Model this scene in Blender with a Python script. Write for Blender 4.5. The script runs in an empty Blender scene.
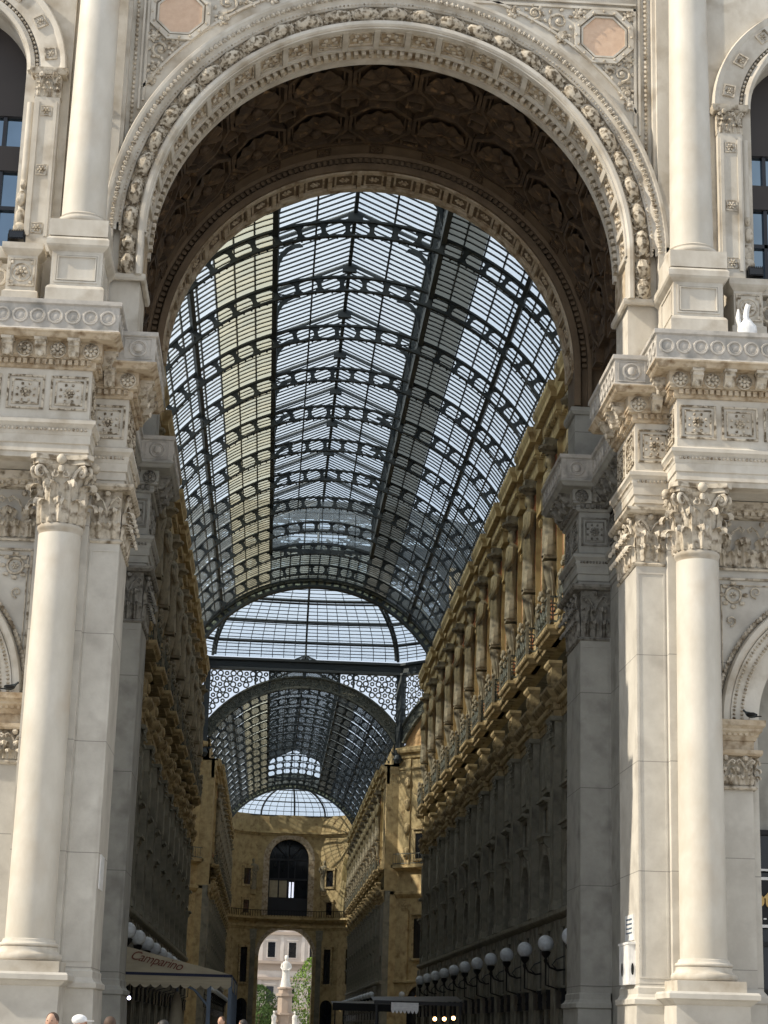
import bpy, math, random
from math import sin, cos, pi, radians, sqrt, atan2, hypot
from mathutils import Vector, Matrix, Euler
random.seed(7)
C = bpy.context.scene.collection
scene = bpy.context.scene

# ------------------------------------------------------------------ camera, world, sun, exposure
cam_d = bpy.data.cameras.new('camera'); cam = bpy.data.objects.new('camera', cam_d); C.objects.link(cam)
scene.camera = cam
F_PX = 1880.27; PITCH = 0.2686; YAW = 0.0541; ROLL = -0.0285
cam_d.sensor_fit = 'VERTICAL'; cam_d.sensor_height = 24.0; cam_d.lens = 24.0 * F_PX / 1024.0
cam_d.clip_end = 2000
fwd = Vector((sin(YAW) * cos(PITCH), cos(YAW) * cos(PITCH), sin(PITCH)))
right = Vector((cos(YAW), -sin(YAW), 0)); up = right.cross(fwd)
r2 = right * cos(ROLL) - up * sin(ROLL); u2 = right * sin(ROLL) + up * cos(ROLL)
cam.matrix_world = Matrix(((r2.x, u2.x, -fwd.x, -2.66), (r2.y, u2.y, -fwd.y, -50.0), (r2.z, u2.z, -fwd.z, 1.6), (0, 0, 0, 1)))

world = bpy.data.worlds.new('world'); scene.world = world; world.use_nodes = True
wt = world.node_tree; wt.nodes.clear()
wo = wt.nodes.new('ShaderNodeOutputWorld'); wb = wt.nodes.new('ShaderNodeBackground')
wtc = wt.nodes.new('ShaderNodeTexCoord'); wn = wt.nodes.new('ShaderNodeTexNoise'); wn.inputs['Scale'].default_value = 2.2; wn.inputs['Detail'].default_value = 5
wr = wt.nodes.new('ShaderNodeValToRGB')
wr.color_ramp.elements[0].position = 0.42; wr.color_ramp.elements[0].color = (0.76, 0.86, 1.0, 1)
wr.color_ramp.elements[1].position = 0.62; wr.color_ramp.elements[1].color = (0.97, 0.99, 1.0, 1)
wt.links.new(wtc.outputs['Generated'], wn.inputs['Vector']); wt.links.new(wn.outputs['Fac'], wr.inputs['Fac'])
wt.links.new(wr.outputs['Color'], wb.inputs['Color']); wt.links.new(wb.outputs[0], wo.inputs[0])
wb.inputs['Strength'].default_value = 0.95

SUN_AZ = radians(10.5); SUN_EL = radians(38)
sd = bpy.data.lights.new('sun', 'SUN'); sd.energy = 5.3; sd.angle = radians(0.6); sd.color = (1.0, 0.90, 0.74)
so = bpy.data.objects.new('sun', sd); C.objects.link(so); so.location = (-60, -20, 60)
so.rotation_euler = Vector((cos(SUN_EL) * cos(SUN_AZ), cos(SUN_EL) * sin(SUN_AZ), -sin(SUN_EL))).to_track_quat('-Z', 'Y').to_euler()

vs = scene.view_settings
scene.display_settings.display_device = 'sRGB'
vs.view_transform = 'Standard'; vs.look = 'None'; vs.gamma = 1.0; vs.use_curve_mapping = False
vs.exposure = 0.0

# ------------------------------------------------------------------ materials
def nodes_mat(name):
    m = bpy.data.materials.new(name); m.use_nodes = True
    nt = m.node_tree; b = nt.nodes['Principled BSDF']
    return m, nt, b

def stone(name, c1, c2, scale=1.2, rough=0.8, bump=0.15, fine=14, joint=0, streak=0.0, grime=None, gscale=6, gpos=(0.52, 0.66)):
    m, nt, b = nodes_mat(name)
    L = nt.links.new; N = nt.nodes.new
    tc = N('ShaderNodeTexCoord'); n1 = N('ShaderNodeTexNoise'); n1.inputs['Scale'].default_value = scale; n1.inputs['Detail'].default_value = 6; n1.inputs['Roughness'].default_value = 0.65
    mp = N('ShaderNodeMapping'); mp.inputs['Scale'].default_value = (1, 1, 1 - streak * 0.8)
    L(tc.outputs['Object'], mp.inputs['Vector']); L(mp.outputs[0], n1.inputs['Vector'])
    r = N('ShaderNodeValToRGB'); r.color_ramp.elements[0].position = 0.36; r.color_ramp.elements[1].position = 0.66
    r.color_ramp.elements[0].color = (*c1, 1); r.color_ramp.elements[1].color = (*c2, 1)
    L(n1.outputs['Fac'], r.inputs['Fac']); col = r.outputs['Color']
    n2 = N('ShaderNodeTexNoise'); n2.inputs['Scale'].default_value = fine; n2.inputs['Detail'].default_value = 4
    L(tc.outputs['Object'], n2.inputs['Vector'])
    if grime:
        n3 = N('ShaderNodeTexNoise'); n3.inputs['Scale'].default_value = gscale; n3.inputs['Detail'].default_value = 5; L(tc.outputs['Object'], n3.inputs['Vector'])
        r3 = N('ShaderNodeValToRGB'); r3.color_ramp.elements[0].position = gpos[0]; r3.color_ramp.elements[1].position = gpos[1]
        r3.color_ramp.elements[0].color = (0, 0, 0, 1); r3.color_ramp.elements[1].color = (1, 1, 1, 1)
        L(n3.outputs['Fac'], r3.inputs['Fac'])
        mx = N('ShaderNodeMix'); mx.data_type = 'RGBA'; L(r3.outputs['Color'], mx.inputs['Factor']); L(col, mx.inputs['A']); mx.inputs['B'].default_value = (*grime, 1); col = mx.outputs['Result']
    if joint:
        sx = N('ShaderNodeSeparateXYZ'); L(tc.outputs['Object'], sx.inputs[0])
        md = N('ShaderNodeMath'); md.operation = 'PINGPONG'; L(sx.outputs['Z'], md.inputs[0]); md.inputs[1].default_value = joint / 2
        lt = N('ShaderNodeMath'); lt.operation = 'LESS_THAN'; L(md.outputs[0], lt.inputs[0]); lt.inputs[1].default_value = 0.012
        mx = N('ShaderNodeMix'); mx.data_type = 'RGBA'; L(lt.outputs[0], mx.inputs['Factor']); L(col, mx.inputs['A']); mx.inputs['B'].default_value = (c1[0] * .6, c1[1] * .6, c1[2] * .6, 1); col = mx.outputs['Result']
    L(col, b.inputs['Base Color']); b.inputs['Roughness'].default_value = rough
    bp = N('ShaderNodeBump'); bp.inputs['Strength'].default_value = bump; bp.inputs['Distance'].default_value = 0.02
    L(n2.outputs['Fac'], bp.inputs['Height']); L(bp.outputs[0], b.inputs['Normal'])
    return m

def plain(name, col, rough=0.5, metal=0.0, emit=None, es=0):
    m, nt, b = nodes_mat(name)
    n = nt.nodes.new('ShaderNodeTexNoise'); n.inputs['Scale'].default_value = 5
    r = nt.nodes.new('ShaderNodeValToRGB'); r.color_ramp.elements[0].position = .3; r.color_ramp.elements[1].position = .7
    r.color_ramp.elements[0].color = (col[0] * .85, col[1] * .85, col[2] * .85, 1); r.color_ramp.elements[1].color = (min(1, col[0] * 1.1), min(1, col[1] * 1.1), min(1, col[2] * 1.1), 1)
    nt.links.new(n.outputs['Fac'], r.inputs['Fac']); nt.links.new(r.outputs['Color'], b.inputs['Base Color'])
    b.inputs['Roughness'].default_value = rough; b.inputs['Metallic'].default_value = metal
    if emit:
        b.inputs['Emission Color'].default_value = (*emit, 1); b.inputs['Emission Strength'].default_value = es
    return m

def roofglass(name, trans, diff, dfac):
    m, nt, b = nodes_mat(name); nt.nodes.remove(b)
    N = nt.nodes.new; L = nt.links.new; out = nt.nodes['Material Output']
    t = N('ShaderNodeBsdfTransparent'); t.inputs[0].default_value = (*trans, 1)
    d = N('ShaderNodeBsdfTranslucent'); d.inputs[0].default_value = (*diff, 1)
    d2 = N('ShaderNodeBsdfDiffuse'); d2.inputs[0].default_value = (*diff, 1)
    md = N('ShaderNodeMixShader'); md.inputs[0].default_value = 0.35; L(d.outputs[0], md.inputs[1]); L(d2.outputs[0], md.inputs[2])
    n = N('ShaderNodeTexNoise'); n.inputs['Scale'].default_value = 0.7; n.inputs['Detail'].default_value = 5
    tc = N('ShaderNodeTexCoord'); L(tc.outputs['Object'], n.inputs['Vector'])
    mr = N('ShaderNodeMapRange'); mr.inputs['From Min'].default_value = .35; mr.inputs['From Max'].default_value = .65
    mr.inputs['To Min'].default_value = dfac * .7; mr.inputs['To Max'].default_value = min(1, dfac * 1.35); L(n.outputs['Fac'], mr.inputs['Value'])
    a = N('ShaderNodeMixShader'); L(mr.outputs[0], a.inputs[0]); L(t.outputs[0], a.inputs[1]); L(md.outputs[0], a.inputs[2])
    g = N('ShaderNodeBsdfGlossy'); g.inputs['Roughness'].default_value = .1; g.inputs[0].default_value = (.8, .85, .9, 1)
    a2 = N('ShaderNodeMixShader'); a2.inputs[0].default_value = .04; L(a.outputs[0], a2.inputs[1]); L(g.outputs[0], a2.inputs[2])
    L(a2.outputs[0], out.inputs['Surface'])
    return m

M = {}
M['facade'] = stone('pale_limestone', (0.50, 0.455, 0.385), (0.64, 0.60, 0.53), .9, streak=.6, grime=(0.33, 0.275, 0.205), gscale=1.1, gpos=(.5, .75))
M['ashlar'] = stone('ashlar_limestone', (0.48, 0.45, 0.40), (0.62, 0.59, 0.53), .7, joint=2.95, grime=(0.38, 0.35, 0.31), gscale=1.1, gpos=(.52, .8))
M['shaft'] = stone('column_marble', (0.52, 0.48, 0.41), (0.64, 0.60, 0.53), .8, rough=.6, bump=.06, fine=8, streak=.7, grime=(0.50, 0.43, 0.34), gscale=.9, gpos=(.5, .85))
M['carved'] = stone('carved_limestone', (0.46, 0.40, 0.31), (0.64, 0.58, 0.49), 2.0, bump=.5, fine=22, grime=(0.17, 0.13, 0.085), gscale=5, gpos=(.48, .68))
M['garland'] = stone('sooty_carved_garland', (0.42, 0.355, 0.27), (0.62, 0.56, 0.46), 3, bump=.6, fine=24, grime=(0.12, 0.09, 0.055), gscale=7, gpos=(.47, .60))
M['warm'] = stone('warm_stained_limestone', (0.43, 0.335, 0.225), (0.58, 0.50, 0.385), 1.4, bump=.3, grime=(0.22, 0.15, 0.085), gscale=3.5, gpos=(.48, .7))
M['greyband'] = stone('weathered_grey_stone', (0.37, 0.345, 0.31), (0.53, 0.495, 0.45), 1.6, bump=.2, grime=(0.24, 0.23, 0.21), gscale=2.5, gpos=(.5, .75))
M['pink'] = stone('pink_granite', (0.60, 0.42, 0.30), (0.68, 0.50, 0.37), 6)
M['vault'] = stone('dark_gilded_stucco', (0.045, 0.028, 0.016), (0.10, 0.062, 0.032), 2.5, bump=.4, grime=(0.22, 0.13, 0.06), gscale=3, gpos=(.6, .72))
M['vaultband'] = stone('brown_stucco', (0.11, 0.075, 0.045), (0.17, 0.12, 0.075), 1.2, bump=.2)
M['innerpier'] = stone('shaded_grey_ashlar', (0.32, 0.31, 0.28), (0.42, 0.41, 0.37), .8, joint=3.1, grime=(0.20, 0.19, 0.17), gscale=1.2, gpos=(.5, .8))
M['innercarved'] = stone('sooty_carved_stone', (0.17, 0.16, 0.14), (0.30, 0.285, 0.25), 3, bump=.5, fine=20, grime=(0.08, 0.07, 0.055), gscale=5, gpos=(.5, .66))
M['ochre'] = stone('ochre_stucco', (0.38, 0.285, 0.14), (0.53, 0.415, 0.22), 1.3, bump=.3, grime=(0.20, 0.125, 0.05), gscale=1.6, gpos=(.5, .78))
M['ochrecarved'] = stone('carved_ochre_stone', (0.32, 0.24, 0.12), (0.54, 0.42, 0.23), 2.2, bump=.4, grime=(0.14, 0.10, 0.05), gscale=2.8, gpos=(.5, .7))
M['statue'] = stone('soot_grey_statue_stone', (0.20, 0.175, 0.12), (0.36, 0.31, 0.22), 2.5, bump=.3, grime=(0.09, 0.08, 0.055), gscale=2.5, gpos=(.5, .7))
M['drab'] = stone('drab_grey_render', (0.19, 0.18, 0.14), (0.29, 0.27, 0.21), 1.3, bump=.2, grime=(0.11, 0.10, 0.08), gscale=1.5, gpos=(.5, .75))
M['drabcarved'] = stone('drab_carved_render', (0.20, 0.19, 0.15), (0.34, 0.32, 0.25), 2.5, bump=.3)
M['red'] = stone('red_brown_marble', (0.32, 0.12, 0.06), (0.42, 0.18, 0.09), 2)
M['iron'] = plain('blue_grey_iron', (0.045, 0.055, 0.06), .55, .3)
M['ironpale'] = stone('grey_painted_iron', (0.09, 0.10, 0.088), (0.17, 0.175, 0.14), 3, grime=(0.04, 0.045, 0.04), gscale=5, gpos=(.5, .65))
M['frame'] = plain('dark_window_frame', (0.012, 0.014, 0.022), .4)
M['brownpanel'] = plain('dark_brown_spandrel_panel', (0.035, 0.027, 0.024), .5)
M['roofglass'] = roofglass('clear_roof_glass', (.90, .95, .98), (.75, .82, .84), .15)
M['roofyellow'] = roofglass('yellow_tinted_roof_glass', (.66, .67, .54), (.60, .58, .45), .42)  # yellow light left of the lantern put into the glass colour
M['roofgrey'] = roofglass('shade_grey_roof_glass', (.20, .21, .19), (.26, .26, .23), .55)  # shade right of the lantern put into the glass colour as grey
M['roofdim'] = roofglass('dusty_blue_roof_glass', (.42, .50, .53), (.42, .48, .47), .4)
M['wglass'] = plain('window_glass', (0.012, 0.014, 0.018), .06)
M['skyglass'] = plain('bluish_window_glass', (0.18, 0.24, 0.30), .03, 1.0)
M['globe'] = plain('opal_glass', (0.62, 0.66, 0.70), .25)
M['black'] = plain('black_metal', (0.012, 0.012, 0.013), .4, .5)
M['cream'] = plain('cream_canvas', (0.42, 0.37, 0.27), .9)
M['navy'] = plain('navy_canvas', (0.02, 0.025, 0.06), .8)
M['bluepaint'] = plain('blue_grey_paint', (0.10, 0.14, 0.20), .5)
M['gold'] = plain('gold_lettering', (0.62, 0.42, 0.14), .4)
M['script'] = plain('brown_red_script', (0.16, 0.05, 0.03), .8)
M['white'] = plain('white_paint', (0.80, 0.80, 0.80), .5)
M['palebuild'] = stone('pale_render', (0.55, 0.49, 0.44), (0.66, 0.60, 0.55), .5)
M['pinkband'] = plain('pink_brown_render', (0.42, 0.34, 0.28), .8)
M['leaf'] = stone('tree_foliage', (0.06, 0.13, 0.015), (0.22, 0.34, 0.04), 1.2)
M['leafdark'] = stone('dark_tree_foliage', (0.03, 0.07, 0.015), (0.09, 0.16, 0.03), 1.2)
M['bark'] = plain('bark', (0.08, 0.06, 0.04), .9)
M['marble'] = stone('white_marble', (0.62, 0.60, 0.56), (0.78, 0.77, 0.74), 1)
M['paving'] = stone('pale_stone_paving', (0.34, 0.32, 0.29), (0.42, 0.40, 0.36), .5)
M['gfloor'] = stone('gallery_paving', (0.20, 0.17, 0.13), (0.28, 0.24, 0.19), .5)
M['skin'] = plain('skin', (0.50, 0.30, 0.21), .55)
M['hairbrown'] = plain('brown_hair', (0.07, 0.04, 0.025), .7)
M['hairdark'] = plain('black_hair', (0.012, 0.01, 0.01), .6)
M['bulb'] = plain('warm_bulb', (0.9, 0.6, 0.3), .4, 0, (1.0, 0.55, 0.2), 14)
M['bulbcold'] = plain('violet_white_bulb', (0.8, 0.8, 1), .4, 0, (0.75, 0.72, 1.0), 14)
M['amber'] = plain('amber_glow_glass', (0.4, 0.2, 0.05), .3, 0, (1.0, 0.45, 0.08), .35)
M['fresco'] = stone('faded_fresco', (0.45, 0.25, 0.10), (0.55, 0.38, 0.2), .5, grime=(0.25, 0.22, 0.12), gscale=.35)
for k_, c_ in dict(cloth_red=(.35, .05, .05), cloth_blue=(.05, .08, .2), cloth_grey=(.15, .15, .16), cloth_white=(.6, .6, .6), cloth_black=(.02, .02, .02), denim=(.04, .06, .12)).items():
    M[k_] = plain(k_, c_, .85)

# ------------------------------------------------------------------ mesh builder
class B:
    def __init__(s, sx=1, mtx=None):
        s.v = []; s.f = []; s.sx = sx; s.m = mtx
    def add(s, vs_, fs):
        o = len(s.v)
        m = s.m
        for p in vs_:
            if m is not None:
                q = m @ Vector(p); p = (q.x, q.y, q.z)
            s.v.append((p[0] * s.sx, p[1], p[2]))
        if s.sx < 0: s.f += [tuple(o + i for i in reversed(f)) for f in fs]
        else: s.f += [tuple(o + i for i in f) for f in fs]
        return s
    def box(s, x0, x1, y0, y1, z0, z1):
        vs_ = [(x0, y0, z0), (x1, y0, z0), (x1, y1, z0), (x0, y1, z0), (x0, y0, z1), (x1, y0, z1), (x1, y1, z1), (x0, y1, z1)]
        return s.add(vs_, [(3, 2, 1, 0), (4, 5, 6, 7), (0, 1, 5, 4), (1, 2, 6, 5), (2, 3, 7, 6), (3, 0, 4, 7)])
    def grid(s, rows, closeu=False, closev=False):
        n = len(rows); m = len(rows[0]); vs_ = [p for r in rows for p in r]; fs = []
        for i in range(n if closeu else n - 1):
            for j in range(m if closev else m - 1):
                a = i * m + j; b = i * m + (j + 1) % m; c = ((i + 1) % n) * m + (j + 1) % m; d = ((i + 1) % n) * m + j
                fs.append((a, b, c, d))
        return s.add(vs_, fs)
    def loft(s, rows, caps=True):      # rows of closed loops
        m = len(rows[0]); n = len(rows); s.grid(rows, closev=True)
        if caps:
            o = len(s.v); s.add(rows[0], [tuple(range(m))[::-1]]); s.add(rows[-1], [tuple(range(m))])
        return s
    def prism(s, poly, y0, y1, plane='xz'):
        # polygon in (a,b), extruded along the third axis
        def P(a, b, c): return (a, c, b) if plane == 'xz' else ((a, b, c) if plane == 'xy' else (c, a, b))
        n = len(poly); vs_ = [P(a, b, y0) for a, b in poly] + [P(a, b, y1) for a, b in poly]
        fs = [tuple(range(n)), tuple(range(2 * n - 1, n - 1, -1))] + [(i, i + n, (i + 1) % n + n, (i + 1) % n) for i in range(n)]
        return s.add(vs_, fs)
    def lathe(s, prof, c, n=24, a0=0, a1=2 * pi, caps=True):
        full = abs(a1 - a0 - 2 * pi) < 1e-6
        rows = []
        for r, z in prof:
            k = n if full else n + 1
            rows.append([(c[0] + r * cos(a0 + (a1 - a0) * i / n), c[1] + r * sin(a0 + (a1 - a0) * i / n), c[2] + z) for i in range(k)])
        s.grid(rows, closev=full)
        if caps and full: s.add(rows[0], [tuple(range(n))[::-1]]); s.add(rows[-1], [tuple(range(n))])
        return s
    def tube(s, pts, r, n=6, flat=None):
        pts = [Vector(p) for p in pts]; rows = []; N = len(pts); prev = None
        for i, p in enumerate(pts):
            t = (pts[min(i + 1, N - 1)] - pts[max(i - 1, 0)]).normalized()
            if prev is None:
                a = Vector((0, 0, 1)) if abs(t.z) < .9 else Vector((1, 0, 0)); prev = t.cross(a).normalized()
            u = (prev - t * prev.dot(t))
            u = u.normalized() if u.length > 1e-6 else t.orthogonal().normalized()
            prev = u; w = t.cross(u); rr = r[i] if isinstance(r, (list, tuple)) else r
            rows.append([tuple(p + (u * cos(2 * pi * k / n) + w * sin(2 * pi * k / n)) * rr) for k in range(n)])
        return s.loft(rows)
    def ell(s, c, r, nu=8, nv=5, m=None):
        rows = []
        for i in range(nv + 1):
            th = pi * i / nv
            row = []
            for j in range(nu):
                p = Vector((r[0] * sin(th) * cos(2 * pi * j / nu), r[1] * sin(th) * sin(2 * pi * j / nu), r[2] * cos(th)))
                if m is not None: p = m @ p
                row.append((c[0] + p.x, c[1] + p.y, c[2] + p.z))
            rows.append(row)
        return s.grid(rows, closev=True)
    def sweep(s, prof, path, cap=True, closed=False):
        # prof: (outward offset, z) ; outward = right-hand side of travel direction ; mitred
        n = len(path); rows = []
        for i in range(n):
            p = Vector(path[i][:2])
            def nrm(a, b):
                d = (Vector(b[:2]) - Vector(a[:2])).normalized(); return Vector((d.y, -d.x))
            if closed: n1 = nrm(path[i - 1], path[i]); n2 = nrm(path[i], path[(i + 1) % n])
            else:
                n1 = nrm(path[i - 1], path[i]) if i > 0 else nrm(path[0], path[1]); n2 = nrm(path[i], path[i + 1]) if i < n - 1 else n1
            b = (n1 + n2); b = b / (1 + n1.dot(n2)) if (1 + n1.dot(n2)) > .05 else n1
            rows.append([(p.x + b.x * o, p.y + b.y * o, z) for o, z in prof])
        s.grid(rows, closeu=closed, closev=True)
        if cap and not closed:
            m = len(prof); s.add(rows[0], [tuple(range(m))]); s.add(rows[-1], [tuple(range(m))[::-1]])
        return s
    def arc(s, prof, cx, cz, a0, a1, n, ends=True):
        # prof: closed polygon of (r, y); revolve about the y axis through (cx,cz)
        rows = []
        for i in range(n + 1):
            a = a0 + (a1 - a0) * i / n
            rows.append([(cx + r * cos(a), y, cz + r * sin(a)) for r, y in prof])
        s.grid(rows, closev=True)
        if ends: m = len(prof); s.add(rows[0], [tuple(range(m))]); s.add(rows[-1], [tuple(range(m))[::-1]])
        return s
    def build(s, name, mat, parent=None, smooth=False, kind=None, base=None):
        me = bpy.data.meshes.new(name); off = Vector((0, 0, 0))
        if parent is not None: off = Vector(parent.get('_o', (0, 0, 0)))
        elif base is not None: off = Vector(base)
        me.from_pydata([(p[0] - off.x, p[1] - off.y, p[2] - off.z) for p in s.v], [], s.f)
        me.materials.append(M[mat] if isinstance(mat, str) else mat)
        if smooth:
            me.polygons.foreach_set('use_smooth', [True] * len(me.polygons))
            try: me.set_sharp_from_angle(angle=radians(38))
            except Exception: pass
        me.update()
        o = bpy.data.objects.new(name, me); C.objects.link(o)
        if parent is not None: o.parent = parent
        elif base is not None: o.location = base
        o['_o'] = tuple(off)
        if kind: o['kind'] = kind
        return o

def thing(name, label, cat, loc=(0, 0, 0), group=None):
    o = bpy.data.objects.new(name, None); C.objects.link(o); o.location = loc; o['_o'] = tuple(loc)
    o.empty_display_size = .2
    o['label'] = label; o['category'] = cat
    if group: o['group'] = group
    return o
def tag(o, label, cat, group=None):
    o['label'] = label; o['category'] = cat
    if group: o['group'] = group
    return o
def dup(root, loc, rz=0, label=None, group=None):
    r = root.copy(); C.objects.link(r); r.location = loc; r.rotation_euler = (0, 0, rz)
    if label: r['label'] = label
    if group: r['group'] = group
    for ch in list(root.children):
        c = ch.copy(); C.objects.link(c); c.parent = r
        for g in list(ch.children):
            d = g.copy(); C.objects.link(d); d.parent = c
    return r
ORD = ['first', 'second', 'third', 'fourth', 'fifth', 'sixth', 'seventh', 'eighth', 'ninth', 'tenth', 'eleventh', 'twelfth', 'thirteenth', 'fourteenth', 'fifteenth', 'sixteenth']

# ornament helpers ---------------------------------------------------
def frame_m(p, n, zup=(0, 0, 1)):      # local x = tangent, y = outward normal, z = up
    n = Vector(n).normalized(); z = Vector(zup); x = n.cross(z).normalized(); z = x.cross(n).normalized()
    return Matrix(((x.x, n.x, z.x, p[0]), (x.y, n.y, z.y, p[1]), (x.z, n.z, z.z, p[2]), (0, 0, 0, 1)))
def with_m(b, m, fn):
    old = b.m; b.m = m if old is None else old @ m; fn(b); b.m = old
def leaf(b, w, h, out, nu=9, nv=12):
    rows = []; rc = out * .5
    for j in range(nv + 1):
        v = j / nv
        if v < .58: z = (h - rc) * v / .58; y = out * .12 * (v / .58)
        else:
            t = (v - .58) / .42 * pi * 1.15; z = h - rc + rc * .95 * sin(t); y = out * .12 + rc * (1 - cos(t))
        ww = w * (.70 + .30 * sin(pi * min(1, v * 1.1))) * (1 - .30 * max(0, v - .7) / .3) * (.80 + .20 * abs(sin(v * 4 * pi)))
        row = []
        for i in range(nu):
            u = i / (nu - 1) * 2 - 1
            row.append((u * ww / 2, y + out * (.16 * (1 - u * u) + .14 * cos(u * pi * 2)) - out * .18 * abs(u) ** 3, z - rc * .35 * u * u * (1 if v > .6 else 0)))
        rows.append(row)
    b.grid(rows)
def spiral(b, r0, turns, rt, out=0, side=1, n=22):   # in local xz plane, starts at (0,0) below and curls
    pts = []
    for i in range(n + 1):
        t = i / n; a = -pi / 2 + t * turns * 2 * pi; r = r0 * (1 - .82 * t)
        pts.append((side * (r * cos(a)), out, r0 + r * sin(a)))
    b.tube(pts, [rt * (1 - .45 * i / n) for i in range(n + 1)], 5)
def rosette(b, r, n=6, d=.4):
    for k in range(n):
        a = 2 * pi * k / n
        b.ell((cos(a) * r * .6, r * d * .35, sin(a) * r * .6), (r * .36, r * d * .6, r * .24), 6, 4, Matrix.Rotation(-a, 3, 'Y'))
    b.ell((0, r * d * .5, 0), (r * .28, r * d * .8, r * .28), 7, 4)
def ring(b, r, rt, n=20, m=6):
    rows = []
    for i in range(n):
        a = 2 * pi * i / n
        rows.append([(cos(a) * (r + rt * cos(2 * pi * j / m)), max(-.01, rt * sin(2 * pi * j / m)), sin(a) * (r + rt * cos(2 * pi * j / m))) for j in range(m)])
    b.grid(rows, closeu=True, closev=True)
def frame_rect(b, w, h, t, d):        # raised frame in local xz, centre origin
    b.box(-w / 2, w / 2, 0, d, h / 2 - t, h / 2); b.box(-w / 2, w / 2, 0, d, -h / 2, -h / 2 + t)
    b.box(-w / 2, -w / 2 + t, 0, d, -h / 2 + t, h / 2 - t); b.box(w / 2 - t, w / 2, 0, d, -h / 2 + t, h / 2 - t)
def along_parts(name, mat, parent, s, path, spacing, fn, z=0, margin=0.0, minlen=.3, smooth=False, short=0):
    def one(m, q, L):
        b = B(s); b.m = m; fn(b, q, L); b.build(name, mat, parent, smooth)
    along(path, spacing, one, z, margin, minlen, short)
def along(path, spacing, fn, z=0, margin=0.0, minlen=.3, short=0):
    for i in range(len(path) - 1):
        a = Vector(path[i]); c = Vector(path[i + 1]); d = c - a; L = d.length
        if L < minlen: continue
        d.normalize(); nrm = Vector((d.y, -d.x)); Lm = L - 2 * margin
        if Lm <= 0: continue
        n = 1 if L < short else max(1, int(round(Lm / spacing)))
        for k in range(n):
            p = a + d * (margin + Lm * (k + .5) / n); fn(frame_m((p.x, p.y, z), (nrm.x, nrm.y, 0)), Lm / n, L)
def capband(b, path, z0, z1, depth=.22, lw=.36):
    H = z1 - z0
    along(path, lw, lambda m, s, L: with_m(b, m, lambda q: leaf(q, s * 1.05, H * .34, depth)), z0 + .02)
    def second(q, s):
        with_m(q, Matrix.Translation((0, -.0, 0)), lambda w: leaf(w, s * .9, H * .60, depth * 1.15))
    along(path, lw * 1.35, lambda m, s, L: with_m(b, m, lambda q: second(q, s)), z0 + .02, margin=.02)
    def top(q, s):
        n = 8; R = s * .46
        for sd in (-1, 1):
            pts = [(sd * R * .02, .02, H * .42), (sd * R * .06, .05, H * .58), (sd * R * .35, .09, H * .74), (sd * R * .75, .13, H * .82), (sd * R * .98, .15, H * .76), (sd * R * .85, .16, H * .69), (sd * R * .68, .15, H * .74)]
            q.tube(pts, [.025, .03, .035, .035, .035, .03, .022], 5)
        q.ell((0, .12, H * .88), (.09, .09, .09), 6, 4)
    along(path, lw * 2.1, lambda m, s, L: with_m(b, m, lambda q: top(q, s)), z0 + .02)

# ------------------------------------------------------------------ constants of the place
ZC = 23.96; RA = 7.17             # entrance arch
SIDE = {1: 'right', -1: 'left'}
# walls with arched holes
def arch_wall(b, xc, R, zc, x0, x1, z0, z1, y0, y1, zb=None, n=36, reveal=True):
    """wall between x0..x1, z0..z1 with an arch-topped hole (radius R) reaching down to zb"""
    zb = z0 if zb is None else zb
    xs = [xc - R * cos(pi * i / n) for i in range(n + 1)]
    for y in (y0, y1):
        rows = [[(x, y, zc + sqrt(max(0, R * R - (x - xc) ** 2))), (x, y, z1)] for x in xs]
        b.grid(rows)
        b.grid([[(x0, y, z0), (x0, y, z1)], [(xc - R, y, z0), (xc - R, y, z1)]])
        b.grid([[(xc + R, y, z0), (xc + R, y, z1)], [(x1, y, z0), (x1, y, z1)]])
        if zb > z0: b.grid([[(xc - R, y, z0), (xc + R, y, z0)], [(xc - R, y, zb), (xc + R, y, zb)]])
    if reveal:
        prof = [(xc - R, zb)] + [(x, zc + sqrt(max(0, R * R - (x - xc) ** 2))) for x in xs] + [(xc + R, zb)]
        b.grid([[(x, y0, z), (x, y1, z)] for x, z in prof])
        if zb > z0: b.grid([[(xc - R, y0, zb), (xc - R, y1, zb)], [(xc + R, y0, zb), (xc + R, y1, zb)]])
    b.grid([[(x0, y0, z0), (x0, y1, z0)], [(x0, y0, z1), (x0, y1, z1)]]); b.grid([[(x1, y0, z0), (x1, y1, z0)], [(x1, y0, z1), (x1, y1, z1)]])
    b.grid([[(x0, y0, z1), (x0, y1, z1)], [(x1, y0, z1), (x1, y1, z1)]])

# ------------------------------------------------------------------ ground
b = B(); b.box(-60, 60, -75, 0.3, -.3, 0); b.build('floor', 'paving', kind='structure')['label'] = 'pale stone paving of the square in front of the arch'
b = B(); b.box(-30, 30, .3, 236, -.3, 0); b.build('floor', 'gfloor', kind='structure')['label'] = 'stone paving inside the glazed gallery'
b = B(); b.box(-70, 70, 236, 330, -.3, 0); b.build('floor', 'paving', kind='structure')['label'] = 'paving of the square behind the far portal'

# ------------------------------------------------------------------ upper front wall with the great arch
b = B(); arch_wall(b, 0, RA + .25, ZC, -9.62, 9.62, 22.6, 42, 1.6, 3.5, n=64)
# piers that carry the arch, standing on the parapet level
for s in (1, -1):
    q = B(s); q.box(7.19, 9.62, 1.6, 3.48, 20.2, 22.6); b.v, b.f = b.v, b.f
    o = len(b.v); b.v += q.v; b.f += [tuple(o + i for i in f) for f in q.f]
b.build('wall_front', 'facade', kind='structure')['label'] = 'pale limestone upper wall pierced by the great arch'

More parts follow.
